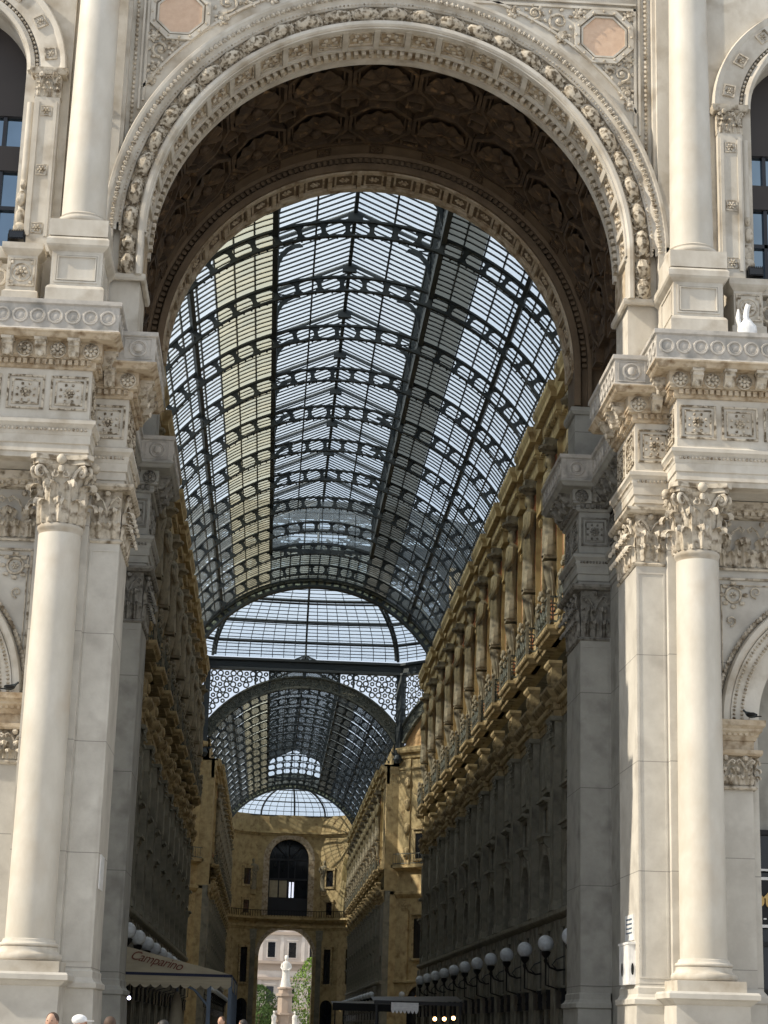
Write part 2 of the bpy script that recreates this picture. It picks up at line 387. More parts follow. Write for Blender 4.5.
for s in (1, -1):
    SD = SIDE[s]
    # upper side wall with arched window opening
    b = B(s); arch_wall(b, 13.4, 2.45, 28.9, 9.62, 19, 20.2, 42, 1.3, 3.2, zb=23.0, n=28)
    b.build('wall_' + SD, 'facade', kind='structure')['label'] = 'limestone upper facade wall around the %s arched window' % SD
    # lower wall with side arch
    b = B(s); arch_wall(b, 13.5, 2.8, 10.2, 9.0, 20, 0, 16.4, 1.35, 3.4, zb=0.0, n=28)
    b.box(8.05, 9.5, .45, 2.5, 2.6, 16.4); b.box(8.2, 20, -.4, 3.4, 16.39, 20.6); b.box(7.3, 8.3, .8, 3.4, 16.0, 20.2)
    b.build('wall_' + SD, 'ashlar', kind='structure')['label'] = 'limestone lower facade wall behind the %s column' % SD
    # vestibule side wall
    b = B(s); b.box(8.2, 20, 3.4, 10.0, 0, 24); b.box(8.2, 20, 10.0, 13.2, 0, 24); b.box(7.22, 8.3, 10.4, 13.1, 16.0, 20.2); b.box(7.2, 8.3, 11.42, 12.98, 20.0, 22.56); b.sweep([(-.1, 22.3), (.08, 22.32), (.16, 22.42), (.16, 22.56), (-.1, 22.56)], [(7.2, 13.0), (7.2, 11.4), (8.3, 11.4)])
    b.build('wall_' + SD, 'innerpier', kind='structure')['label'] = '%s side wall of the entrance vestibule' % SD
    b = B(s); b.box(9.0, 20, 3.3, 14, 24, 36); b.build('wall_' + SD, 'vaultband', kind='structure')['label'] = '%s masonry haunch above the vestibule' % SD

# ------------------------------------------------------------------ great archivolt (one thing: rings, garland, soffit)
arch_t = thing('entrance_archivolt', 'huge carved limestone arch ring framing the gallery entrance', 'arch', (0, 1.5, 22.6))
aa, ab = -radians(10.6), pi + radians(10.6)
aa, ab = 0, pi
def stilt(b, prof, zlo):        # straight legs of the arch ring below the springing
    for s in (1, -1):
        rows = [[(s * r, y, z) for r, y in prof] for z in (ZC, zlo)]
        b.grid(rows if s < 0 else rows[::-1], closev=True); b.add(rows[1], [tuple(range(len(prof)))])
def arcring(name, prof, mat, parent, n=96, smooth=True, zlo=22.6):
    b = B(); b.arc(prof, 0, ZC, 0, pi, n, ends=False); stilt(b, prof, zlo); return b.build(name, mat, parent, smooth)
arcring('inner_edge_moulding', [(7.15, 1.75), (7.15, 1.30), (7.2, 1.24), (7.3, 1.24), (7.36, 1.32), (7.36, 1.75)], 'facade', arch_t)
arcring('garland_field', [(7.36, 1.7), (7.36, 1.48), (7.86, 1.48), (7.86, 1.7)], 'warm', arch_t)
arcring('outer_moulding', [(7.84, 1.7), (7.84, 1.36), (7.90, 1.30), (7.97, 1.30), (8.02, 1.24), (8.22, 1.16), (8.27, 1.12), (8.36, 1.12), (8.4, 1.2), (8.4, 1.7)], 'facade', arch_t, zlo=24.2)
# bead and leaf enrichment
b = B()
for i in range(150):
    a = pi * (i + .5) / 150
    m = Matrix.Translation((cos(a) * 8.1, 1.17, ZC + sin(a) * 8.1)) @ Matrix.Rotation(-a, 4, 'Y')
    b.m = m; b.ell((0, 0, .0), (.09, .07, .055), 6, 4); b.ell((-.02, -.02, .07), (.05, .05, .03), 5, 3)
b.m = None
b.build('leaf_enrichment', 'carved', arch_t, True)
b = B()
for i in range(200):
    a = pi * (i + .5) / 200
    b.ell((cos(a) * 7.9, 1.30, ZC + sin(a) * 7.9), (.032, .04, .032), 5, 3)
b.build('bead_moulding', 'carved', arch_t, True)
# garland of fruit bundles
b = B(); NG = 27
def bundle(b, L, sd):
    b.tube([(0, .02, -L * .5), (0, .12, -L * .3), (0, .17, 0), (0, .12, L * .3), (0, .02, L * .5)], [.07, .15, .21, .17, .07], 9)
    for k in range(9):
        z = (k / 8 - .5) * L * .8; w = .20 * cos(z / L * pi * .9)
        for x in (-1, 0, 1):
            b.ell((x * w * .85 + .02 * sin(k * 7 + x), .15 - abs(x) * .06, z + .03 * (x * sd)), (.07, .075, .065), 6, 4)
    for x in (-1, 1):
        b.tube([(0, .08, -L * .52), (x * .15, .10, -L * .44), (x * .25, .06, -L * .32), (x * .19, .03, -L * .38)], [.03, .035, .03, .02], 4)
        b.tube([(0, .08, L * .46), (x * .13, .10, L * .38), (x * .24, .05, L * .32)], [.03, .03, .02], 4)
    b.tube([(-.21, .1, -.03), (0, .28, 0), (.21, .1, .03)], .035, 5)
for i in range(NG):
    a = pi * (i + .5) / NG; L = pi * 7.6 / NG
    p = Vector((cos(a) * 7.6, 1.5, ZC + sin(a) * 7.6))
    zt = Vector((-sin(a), 0, cos(a)))
    b = B(); b.m = frame_m(p, (0, -1, 0), zt); bundle(b, L * .98, 1 if i % 2 else -1); b.m = None; b.build('garland_bundle', 'garland', arch_t, True)
for s in (1, -1):
    for k in range(2):
        b = B(); b.m = frame_m((s * 7.6, 1.5, 22.95 + k * .62), (0, -1, 0)); bundle(b, .62, 1); b.m = None; b.build('garland_bundle', 'garland', arch_t, True)
# coffered soffit of the front arch
b = B(); b.arc([(7.19, 1.6), (7.19, 3.6), (7.6, 3.6), (7.6, 1.6)], 0, ZC, 0, pi, 72, ends=False); stilt(b, [(7.19, 1.6), (7.19, 3.6), (7.6, 3.6), (7.6, 1.6)], 22.6)
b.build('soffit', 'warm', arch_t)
b = B()
for y0, y1 in ((1.35, 1.55), (2.55, 2.68), (3.35, 3.6)): 
    pr = [(7.10, y0), (7.10, y1), (7.2, y1), (7.2, y0)]; b.arc(pr, 0, ZC, 0, pi, 72, ends=False)
NP = 23
for i in range(NP + 1):
    a = pi * i / NP; da = .012
    b.arc([(7.08, 1.5), (7.08, 2.6), (7.2, 2.6), (7.2, 1.5)], 0, ZC, a - da, a + da, 1)
b.build('soffit_ribs', 'facade', arch_t)
b = B()
for i in range(NP):
    a = pi * (i + .5) / NP
    b.m = frame_m((cos(a) * 7.18, 2.05, ZC + sin(a) * 7.18), (-cos(a), 0, -sin(a)), (0, 1, 0))
    with_m(b, Matrix.Translation((0, 0, 0)), lambda q: (frame_rect(q, .78, .75, .05, .05), [q.ell((.2 * sin(t), .03, .2 * cos(t)), (.09, .06, .09), 5, 3) for t in (0, 1.26, 2.5, 3.8, 5)]))
b.m = None
for i in range(NP * 4):
    a = pi * (i + .5) / (NP * 4); da = pi / (NP * 4) * .28
    b.arc([(7.0, 2.74), (7.0, 3.02), (7.2, 3.02), (7.2, 2.74)], 0, ZC, a - da, a + da, 1)
b.build('soffit_carving', 'carved', arch_t)
# imposts
for s in (1, -1):
    b = B(s)
    pth = [(7.17, 3.5), (7.17, 1.5), (8.02, 1.5)]
    b.sweep([(0, 22.45), (.10, 22.45), (.14, 22.52), (.14, 22.62), (.04, 22.7), (0, 22.7)], pth)
    b.build('impost_moulding', 'facade', arch_t)

# ------------------------------------------------------------------ vestibule vault with shell coffers
vt = thing('ceiling', 'dark gilded barrel vault of shell coffers above the vestibule', 'vault', (0, 6.5, ZC)); vt['kind'] = 'structure'
b = B(); RV = 7.9
b.arc([(RV, 3.4), (RV, 10.3), (RV + .4, 10.3), (RV + .4, 3.4)], 0, ZC, -.05, pi + .05, 72)
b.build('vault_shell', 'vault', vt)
b = B(); NC = 11
def octo(q, r, t, d, sx_=1, sz_=1):
    pts = [(cos(pi / 8 + k * pi / 4) * r * sx_, sin(pi / 8 + k * pi / 4) * r * sz_) for k in range(8)]
    rows = []
    for x, z in pts:
        f = 1 - t / r
        rows.append([(x, 0, z), (x, d, z), (x * f, d, z * f), (x * f, 0, z * f)])
    q.grid(rows, closeu=True, closev=True)
b = B()
for i in range(NC):
    a = pi * (i + .5) / NC
    for k, y in enumerate((5.55, 8.65)):
        mm = frame_m((cos(a) * RV, y, ZC + sin(a) * RV), (-cos(a), 0, -sin(a)), (0, -1, 0))
        b = B(); b2 = B(); b.m = mm; b2.m = mm
        octo(b, 1.18, .13, .34, .98, 1.22); octo(b, .98, .07, .22, .98, 1.22)
        # fan shell
        rows = []
        for ia in range(89):
            t = -.25 + (pi + .5) * ia / 88; ph = cos(t * 11)
            row = []
            for ir in range(6):
                rr = ir / 5
                row.append((cos(t) * rr * .86 * (.97 + .03 * ph), .05 + .24 * sin(rr * pi * .55) * (.80 + .20 * ph) , -.5 + sin(t) * rr * 1.25))
            rows.append(row)
        b2.grid(rows)
        b2.ell((0, .2, -.6), (.22, .16, .2), 7, 4)
        cf = b.build('coffer', 'vault', vt); b2.build('coffer_shell', M['vault'], cf, True)
b = B()
for i in range(NC + 1):
    a = pi * i / NC
    for y in (3.95, 7.1, 10.0):
        b.m = frame_m((cos(a) * RV, y, ZC + sin(a) * RV), (-cos(a), 0, -sin(a)), (0, 1, 0))
        frame_rect(b, .62, .62, .08, .28); rosette(b, .24)
b.m = None
b.m = None; b.build('coffer_rosettes', 'vault', vt)
b = B()
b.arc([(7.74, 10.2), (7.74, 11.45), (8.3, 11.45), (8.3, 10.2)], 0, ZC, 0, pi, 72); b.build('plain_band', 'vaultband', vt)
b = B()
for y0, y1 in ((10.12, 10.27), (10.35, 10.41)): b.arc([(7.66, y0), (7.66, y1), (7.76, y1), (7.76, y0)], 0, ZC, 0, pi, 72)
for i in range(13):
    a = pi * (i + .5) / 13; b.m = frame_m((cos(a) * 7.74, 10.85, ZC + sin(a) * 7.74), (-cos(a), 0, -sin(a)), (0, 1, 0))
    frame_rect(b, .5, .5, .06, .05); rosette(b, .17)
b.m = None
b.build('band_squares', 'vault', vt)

# inner arch (far end of the vestibule)
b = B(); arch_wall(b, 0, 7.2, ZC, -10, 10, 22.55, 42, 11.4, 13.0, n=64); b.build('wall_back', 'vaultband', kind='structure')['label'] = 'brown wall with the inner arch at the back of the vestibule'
ia_t = thing('inner_archivolt', 'shaded brown arch ring with dentils behind the entrance arch', 'arch', (0, 11, 22.6))
b = B(); 
for pr in ([(7.15, 11.7), (7.15, 11.26), (7.24, 11.2), (7.36, 11.2), (7.4, 11.3), (7.4, 11.7)], [(7.62, 11.7), (7.62, 11.26), (7.68, 11.22), (7.76, 11.22), (7.76, 11.7)]):
    b.arc(pr, 0, ZC, 0, pi, 80, ends=False); stilt(b, pr, 22.6)
b.build('moulding', 'vaultband', ia_t, True)
b = B()
for i in range(110):
    a = pi * (i + .5) / 110; da = .0075
    b.arc([(7.42, 11.25), (7.42, 11.45), (7.58, 11.45), (7.58, 11.25)], 0, ZC, a - da, a + da, 1)
b.build('dentil_ring', 'vaultband', ia_t)
b = B()
for i in range(21):
    a = pi * i / 21; da = .011
    b.arc([(7.08, 11.5), (7.08, 12.8), (7.22, 12.8), (7.22, 11.5)], 0, ZC, a - da, a + da, 1)
for y0, y1 in ((11.4, 11.6), (12.7, 13.0)): b.arc([(7.08, y0), (7.08, y1), (7.22, y1), (7.22, y0)], 0, ZC, 0, pi, 64)
for i in range(21):
    a = pi * (i + .5) / 21; b.m = frame_m((cos(a) * 7.2, 12.15, ZC + sin(a) * 7.2), (-cos(a), 0, -sin(a)), (0, 1, 0)); frame_rect(b, .7, 1.0, .07, .04); rosette(b, .2)
b.m = None
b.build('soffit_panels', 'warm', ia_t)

# ------------------------------------------------------------------ lower order: entablature sweep per side
PATH_OUT = [(8.15, 1.2), (8.15, -.55), (20, -.55)]
PATH_MID = [(8.2, 3.45), (7.2, 3.45), (7.2, .66), (8.3, .66)]
PATH_IN = [(8.3, 13.2), (7.15, 13.2), (7.15, 10.3), (8.2, 10.3), (8.2, 3.5)]
FULL_IN = PATH_IN
def entablature(s, path, dz, mats, label, front_z):
    st, cv, par = mats
    t = thing('entablature', label, 'entablature', (s * path[len(path) // 2][0], path[len(path) // 2][1], 15.95 + dz))
    z = dz
    b = B(s); b.sweep([(-.5, 16.36 + z), (.02, 16.36 + z), (.02, 16.5 + z), (.06, 16.52 + z), (.04, 16.74 + z), (.08, 16.76 + z), (.08, 17.0 + z), (-.5, 17.0 + z)], path)
    b.build('architrave', st, t)
    b = B(s); b.sweep([(-.5, 17.0 + z), (.09, 17.0 + z), (.11, 17.1 + z), (.11, 17.18 + z), (.17, 17.26 + z), (.21, 17.30 + z), (.21, 17.40 + z), (.1, 17.46 + z), (.03, 17.48 + z), (.0, 17.5 + z), (0, 18.9 + z), (-.5, 18.9 + z)], path)
    b.build('frieze', st, t)
    b = B(s); along(path, .11, lambda m, q, L: with_m(b, m, lambda w: w.ell((0, .13, 0), (.045, .05, .05), 5, 3)), 17.14 + z, minlen=.5)
    def panel(w, q, L):
        W = min(q * .86, 1.02)
        frame_rect(w, W, .98, .055, .045); frame_rect(w, W - .26, .72, .04, .03)
        if W > .7:
            rosette(w, .17, 8)
            for k in range(8):
                a = pi / 4 * k + pi / 8; w.ell((cos(a) * .25, .02, sin(a) * .25), (.045, .04, .045), 5, 3)
            w.box(-.28, .28, 0, .03, -.32, -.29)
        else:
            for zz in (-.22, 0, .22): w.ell((0, .02, zz), (.12, .05, .10), 7, 3); w.ell((.1, .02, zz + .1), (.05, .04, .05), 5, 3); w.ell((-.1, .02, zz - .1), (.05, .04, .05), 5, 3)
    b.build('bead_row', cv, t)
    along_parts('frieze_panel', 'garland' if cv == 'carved' else cv, t, s, path, 1.22, panel, 18.22 + z, minlen=.5)
    # cornice
    b = B(s); b.sweep([(-.5, 18.9 + z), (.06, 18.9 + z), (.10, 18.95 + z), (.10, 19.12 + z), (.22, 19.16 + z), (.22, 19.22 + z), (.25, 19.24 + z), (.25, 19.62 + z), (.62, 19.62 + z), (.66, 19.66 + z), (.70, 19.72 + z), (.76, 19.76 + z), (.76, 19.80 + z), (-.5, 19.80 + z)], path)
    b.build('cornice', 'warm' if st != 'innerpier' else st, t)
    b = B(s); along(path, .175, lambda m, q, L: with_m(b, m, lambda w: w.box(-.055, .055, 0, .21, 0, .14)), 18.99 + z, minlen=.5)
    b.build('dentils', cv if st == 'innerpier' else 'warm', t)
    b = B(s)
    def modil(w, q):
        w.box(-.17, .17, .2, .64, .30, .38)
        w.prism([(.2, -.08), (.36, -.06), (.46, .04), (.52, .14), (.6, .30), (.2, .30)], -.14, .14, 'yz')
        w.tube([(-.15, .52, .22), (.15, .52, .22)], .07, 7); w.ell((0, .42, .0), (.09, .07, .12), 6, 4)
    along_parts('modillion', cv, t, s, path, .93, lambda w, q, L: modil(w, q), 19.24 + z, minlen=.5, margin=.05)
    along_parts('cornice_rosette', cv, t, s, [(a + (path[1][0] - path[0][0]) * 0, c) for a, c in path], .93, lambda w, q, L: with_m(w, Matrix.Translation((q / 2, .26, .14)), lambda k: (rosette(k, .2, 8, .5), ring(k, .21, .025, 14, 4))), 19.24 + z, minlen=.5, margin=.05, smooth=True)
    b = B(s); b.sweep([(-.6, 19.80 + z), (.74, 19.80 + z), (.70, 19.86 + z), (.70, 20.52 + z), (.76, 20.56 + z), (.76, 20.68 + z), (-.6, 20.68 + z)], path)
    b.build('parapet', par, t)
    b = B(s)
    off = [(p[0], p[1]) for p in path]
    def ringf(w, q, L):
        r = .19 if L > 1.45 else .23
        ring(w, r, .04); ring(w, r * .72, .015, 16, 4)
        if L < 1.45: frame_rect(w, .78, .62, .03, .025); w.ell((0, 0, 0), (r * .6, .09, r * .6), 10, 4)
        else: w.ell((0, 0, 0), (r * .55, .02, r * .55), 10, 3)
    # mitre-offset path
    op = []
    for i, p in enumerate(path):
        def nn(a, c): d = (Vector(c) - Vector(a)).normalized(); return Vector((d.y, -d.x))
        n1 = nn(path[i - 1], p) if i else nn(path[0], path[1]); n2 = nn(p, path[i + 1]) if i < len(path) - 1 else n1
        bb = (n1 + n2) / (1 + n1.dot(n2)); op.append((p[0] + bb.x * .70, p[1] + bb.y * .70))
    if path is PATH_MID: op[-1] = (7.46, op[-1][1])
    along_parts('parapet_ring', par, t, s, op, .475, ringf, 20.2 + z, minlen=.4, margin=.06, smooth=True, short=1.45)
    return t
for s in (1, -1):
    SD = SIDE[s]
    entablature(s, PATH_OUT, 0, ('facade', 'carved', 'greyband'), 'carved limestone entablature and ringed parapet above the %s front column' % SD, 0)
    entablature(s, PATH_MID, -.38, ('facade', 'carved', 'greyband'), 'lower entablature block with ringed parapet above the %s entrance pilaster' % SD, 0)
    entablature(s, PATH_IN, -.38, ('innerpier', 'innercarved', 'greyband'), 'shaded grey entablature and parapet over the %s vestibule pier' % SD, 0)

# ------------------------------------------------------------------ columns
def corinthian(b, r0, H, z0, aw):
    b.lathe([(r0, 0), (r0 * 1.02, H * .3), (r0 * 1.08, H * .62), (r0 * 1.3, H * .84), (r0 * 1.34, H * .86)], (0, 0, z0), 32)
    for row, (n, h, w, o, da) in enumerate(((8, .36, .46, .30, 0), (8, .62, .44, .34, pi / 8))):
        for k in range(n):
            a = 2 * pi * k / n + da
            p = (cos(a) * r0 * 1.0, sin(a) * r0 * 1.0, z0 + .02)
            with_m(b, frame_m(p, (cos(a), sin(a), 0)), lambda q: leaf(q, w, H * h, o))
    for k in range(4):
        a = pi / 4 + k * pi / 2
        for sd in (-1, 1):
            # big volute curling under the abacus corner
            d = Vector((cos(a), sin(a), 0)); pts = []
            a0 = a + sd * .42
            st = Vector((cos(a0), sin(a0), 0)) * r0 * 1.12 + Vector((0, 0, z0 + H * .55))
            pts.append(tuple(st)); mid = Vector((cos(a + sd * .25), sin(a + sd * .25), 0)) * r0 * 1.35 + Vector((0, 0, z0 + H * .74)); pts.append(tuple(mid))
            cen = d * r0 * 1.55 + Vector((-sin(a), cos(a), 0)) * sd * .10 + Vector((0, 0, z0 + H * .74)); R = H * .095
            for i in range(15):
                t = i / 14; ang = pi * .55 - t * 2.6 * pi; rr = R * (1 - .75 * t)
                pts.append(tuple(cen + d * rr * cos(ang) * 1 + Vector((0, 0, rr * sin(ang)))))
            b.tube(pts, [.05] * 3 + [.055 - .03 * i / 13 for i in range(14)], 6)
            b.ell(tuple(cen), (.06, .06, .06), 6, 4)
        # inner helices
        a = k * pi / 2
        for sd in (-1, 1):
            pts = []
            for i in range(12):
                t = i / 11; ang = -pi * .5 + t * 2 * pi; rr = H * .06 * (1 - .6 * t)
                cx_ = sd * (.16 - rr * cos(ang) * 1); cz_ = z0 + H * .70 + rr * sin(ang) * -1
                nx = Vector((cos(a), sin(a), 0)); tx = Vector((-sin(a), cos(a), 0))
                pts.append(tuple(nx * r0 * 1.36 + tx * cx_ + Vector((0, 0, cz_))))
            b.tube([tuple(Vector((cos(a), sin(a), 0)) * r0 * 1.12 + Vector((-sin(a), cos(a), 0)) * sd * .28 + Vector((0, 0, z0 + H * .5)))] + pts, .03, 5)
        b.ell((cos(a) * r0 * 1.45, sin(a) * r0 * 1.45, z0 + H * .92), (.14, .14, .15), 8, 5)
        b.ell((cos(a) * r0 * 1.4, sin(a) * r0 * 1.4, z0 + H * .78), (.09, .09, .12), 7, 4)
    # abacus: concave sided plate
    def plate(w, za, zb_):
        pts = []
        for k in range(4):
            a = pi / 4 + k * pi / 2
            c0 = Vector((cos(a), sin(a))) * w * 1.36; tq = Vector((-sin(a), cos(a)))
            pts += [tuple(c0 - tq * .12), tuple(c0 + tq * .12)]
            a2 = a + pi / 4
            for f in (-.5, 0, .5):
                m_ = Vector((cos(a2), sin(a2))) * w * (.86 + .09 * abs(f) * 2) + Vector((-sin(a2), cos(a2))) * f * w * .9
                pts.append(tuple(m_))
        b.loft([[(x, y, za) for x, y in pts], [(x, y, zb_) for x, y in pts]])
    plate(aw * .92, z0 + H * .86, z0 + H * .93); plate(aw, z0 + H * .93, z0 + H)
ATT = [(.0, 0), (.10, 0)]
def column(s):
    SD = SIDE[s]; X = 8.77
    t = thing('corinthian_column', 'tall smooth round limestone column with leafy capital at the %s of the entrance' % SD, 'column', (s * X, 0, 0), )
    mt = Matrix.Translation((X, 0, 0))
    b = B(s, mt); n = 22
    b.lathe([(.622 - .045 * (i / n) ** 1.4, 3.56 + (14.3 - 3.56) * i / n) for i in range(n + 1)], (0, 0, 0), 48); b.build('shaft', 'shaft', t, True)
    b = B(s, mt); b.lathe([(.57, 14.3), (.58, 14.38), (.62, 14.42), (.63, 14.47), (.62, 14.52), (.57, 14.56)], (0, 0, 0), 40); b.build('neck_ring', 'facade', t, True)
    b = B(s, mt)
    pr = [(.622, 3.60), (.67, 3.58), (.68, 3.52)] + [(.70 + .055 * sin(pi * k / 6), 3.50 - .10 * (1 - cos(pi * k / 6)) / 2) for k in range(7)] + [(.74, 3.38), (.735, 3.32), (.77, 3.26)] + [(.80 + .07 * sin(pi * k / 8), 3.24 - .2 * (1 - cos(pi * k / 8)) / 2) for k in range(9)] + [(.80, 3.03)]
    b.lathe([(r, z) for r, z in pr][::-1], (0, 0, 0), 48); b.box(-.9, .9, -.9, .9, 2.76, 3.04); b.build('base', 'facade', t, True)
    b = B(s, mt)
    b.sweep([(0, 0), (.12, 0), (.12, .5), (.06, .6), (.02, .66), (0, .7), (0, 2.42), (.06, 2.46), (.14, 2.54), (.22, 2.58), (.22, 2.70), (.18, 2.76), (-.5, 2.76), (-.5, 0)], [(-.94, 1.0), (-.94, -.94), (.98, -.94), (.98, 1.0)][::1])
    b.box(-.9, .94, -.9, .5, 0, 2.7); b.build('pedestal', 'ashlar', t)
    b = B(s, mt); corinthian(b, .575, 1.86, 14.54, .80); b.build('capital', 'carved', t, True)
    # upper column
    t = thing('upper_column', 'smooth round limestone shaft standing on the %s parapet pedestal' % SD, 'column', (s * X, 0, 20.68))
    b = B(s, mt); b.lathe([(.628 - .15 * i / 12, 23.62 + (42 - 23.62) * i / 12) for i in range(13)], (0, 0, 0), 48); b.build('shaft', 'shaft', t, True)
    b = B(s, mt); b.lathe([(.74, 23.30)] + [(.74 + .06 * sin(pi * k / 8), 23.32 + .16 * (1 - cos(pi * k / 8)) / 2) for k in range(9)] + [(.68, 23.5), (.67, 23.54), (.69, 23.58), (.628, 23.63)], (0, 0, 0), 48)
    b.box(-.80, .84, -.80, .8, 22.80, 23.30); b.build('base', 'facade', t, True)
    b = B(s, mt)
    b.sweep([(-.3, 20.68), (.10, 20.68), (.10, 21.22), (.06, 21.3), (0, 21.34), (0, 22.36), (.05, 22.40), (.12, 22.46), (.16, 22.52), (.16, 22.68), (.1, 22.76), (0, 22.80), (-.3, 22.8)], [(-.70, 1.5), (-.70, -.70), (.72, -.70), (.72, 1.5)])
    b.box(-.6, .62, -.6, 1.3, 20.68, 22.8)
    b.build('pedestal', 'facade', t)
    b = B(s, mt); b.m = mt @ frame_m((0.01, -.70, 21.85), (0, -1, 0)); frame_rect(b, 1.22, .86, .05, .03); frame_rect(b, 1.08, .72, .03, .05)
    b.m = mt @ frame_m((-.70, .2, 21.85), (-1, 0, 0)); frame_rect(b, 1.4, .86, .05, .03); b.build('panel_moulding', 'facade', t)
for s in (1, -1): column(s)

# pilaster behind column, vestibule pier pilasters
def pier(s, name, label, x0, x1, y0, y1, zcap0, zcap1, mat, cmat, capx1, basez=2.6):
    t = thing(name, label, 'pilaster', (s * (x0 + x1) / 2, (y0 + y1) / 2, 0))
    b = B(s); b.box(x0, x1, y0, y1, basez, zcap0); b.build('shaft', mat, t)
    path = [(x0, y1), (x0, y0), (capx1, y0)]
    if name == 'vestibule_pier': path = [(x1, y1), (x0, y1), (x0, y0), (capx1, y0)]
    b = B(s); b.sweep([(-.3, 0), (.14, 0), (.14, 1.0), (.10, 2.2), (.10, 2.40), (.16, 2.44), (.16, 2.56), (.08, 2.62), (.04, 2.70), (.04, 2.86), (.0, 2.9), (-.3, 2.9)], path); b.box(x0, x1, y0, y1, 0, 2.9); b.build('base', mat, t)
    b = B(s); b.box(x0 + .02, x1, y0 + .02, y1, zcap0, zcap1)
    b.sweep([(-.1, zcap0 - .12), (.03, zcap0 - .12), (.07, zcap0 - .07), (.03, zcap0 - .02), (-.1, zcap0)], path)
    capband(b, path, zcap0, zcap1 - .1)
    b.sweep([(-.1, zcap1 - .16), (.22, zcap1 - .16), (.30, zcap1 - .08), (.30, zcap1), (-.1, zcap1)], path)
    b.build('capital', cmat, t, True)
    b = B(s)   # raised frame on the shaft faces
    H = zcap0 - .3 - 3.1
    b.m = frame_m(((x0 + capx1) / 2, y0, 3.1 + H / 2), (0, -1, 0)); frame_rect(b, (capx1 - x0) * .96, H, .05, .02); b.m = None
    b.build('panel_edge', mat, t)
    return t
for s in (1, -1):
    SD = SIDE[s]
    pier(s, 'entrance_pilaster', 'flat ashlar pilaster with leaf capital just inside the %s front column' % SD, 7.2, 8.35, .7, 3.4, 14.45, 15.98, 'ashlar', 'carved', 8.02)
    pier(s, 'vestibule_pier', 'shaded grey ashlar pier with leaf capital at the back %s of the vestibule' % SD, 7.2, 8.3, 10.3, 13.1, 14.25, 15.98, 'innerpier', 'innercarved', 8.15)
    # capital-level carved frieze across the facade wall
    b = B(s); pth = [(9.5, 1.3), (20, 1.3)]; capband(b, pth, 14.55, 15.95, .26, .44); b.sweep([(-.05, 15.95), (.3, 15.95), (.3, 16.05), (.5, 16.12), (.5, 16.36), (-.05, 16.36)], pth); along(pth, .2, lambda m, q, L: with_m(b, m, lambda w: w.box(-.06, .06, .2, .42, 0, .12)), 15.98); b.sweep([(0, 14.45), (.06, 14.45), (.08, 14.5), (0, 14.56)], pth)
    pth2 = [(8.03, .46), (9.5, .46)]; capband(b, pth2, 14.55, 16.3, .15, .36); 
    o = b.build('carved_frieze', 'carved', None, True, base=(s * 12, 1.3, 14.5)); tag(o, 'band of carved arches and leaves on the facade wall beside the %s capital' % SD, 'frieze')
    # blocks under the upper pedestals: relief in vestibule wall between piers
    b = B(s)
    for z0 in (4.0, 8.2):
        b.m = frame_m((8.2, 6.8, z0 + 1.9), (-1, 0, 0)); frame_rect(b, 3.0, 3.8, .12, .08)
        for k in range(5): b.ell((0, .05, -1.3 + k * .65), (.35, .12, .25), 8, 4); b.ell((.5 * (-1) ** k, .05, -1.1 + k * .6), (.2, .08, .16), 6, 3)
    b.m = None
    o = b.build('relief_panel', 'innercarved', None, True, base=(s * 8.2, 6.8, 4)); tag(o, 'carved relief panels on the %s vestibule wall' % SD, 'relief')

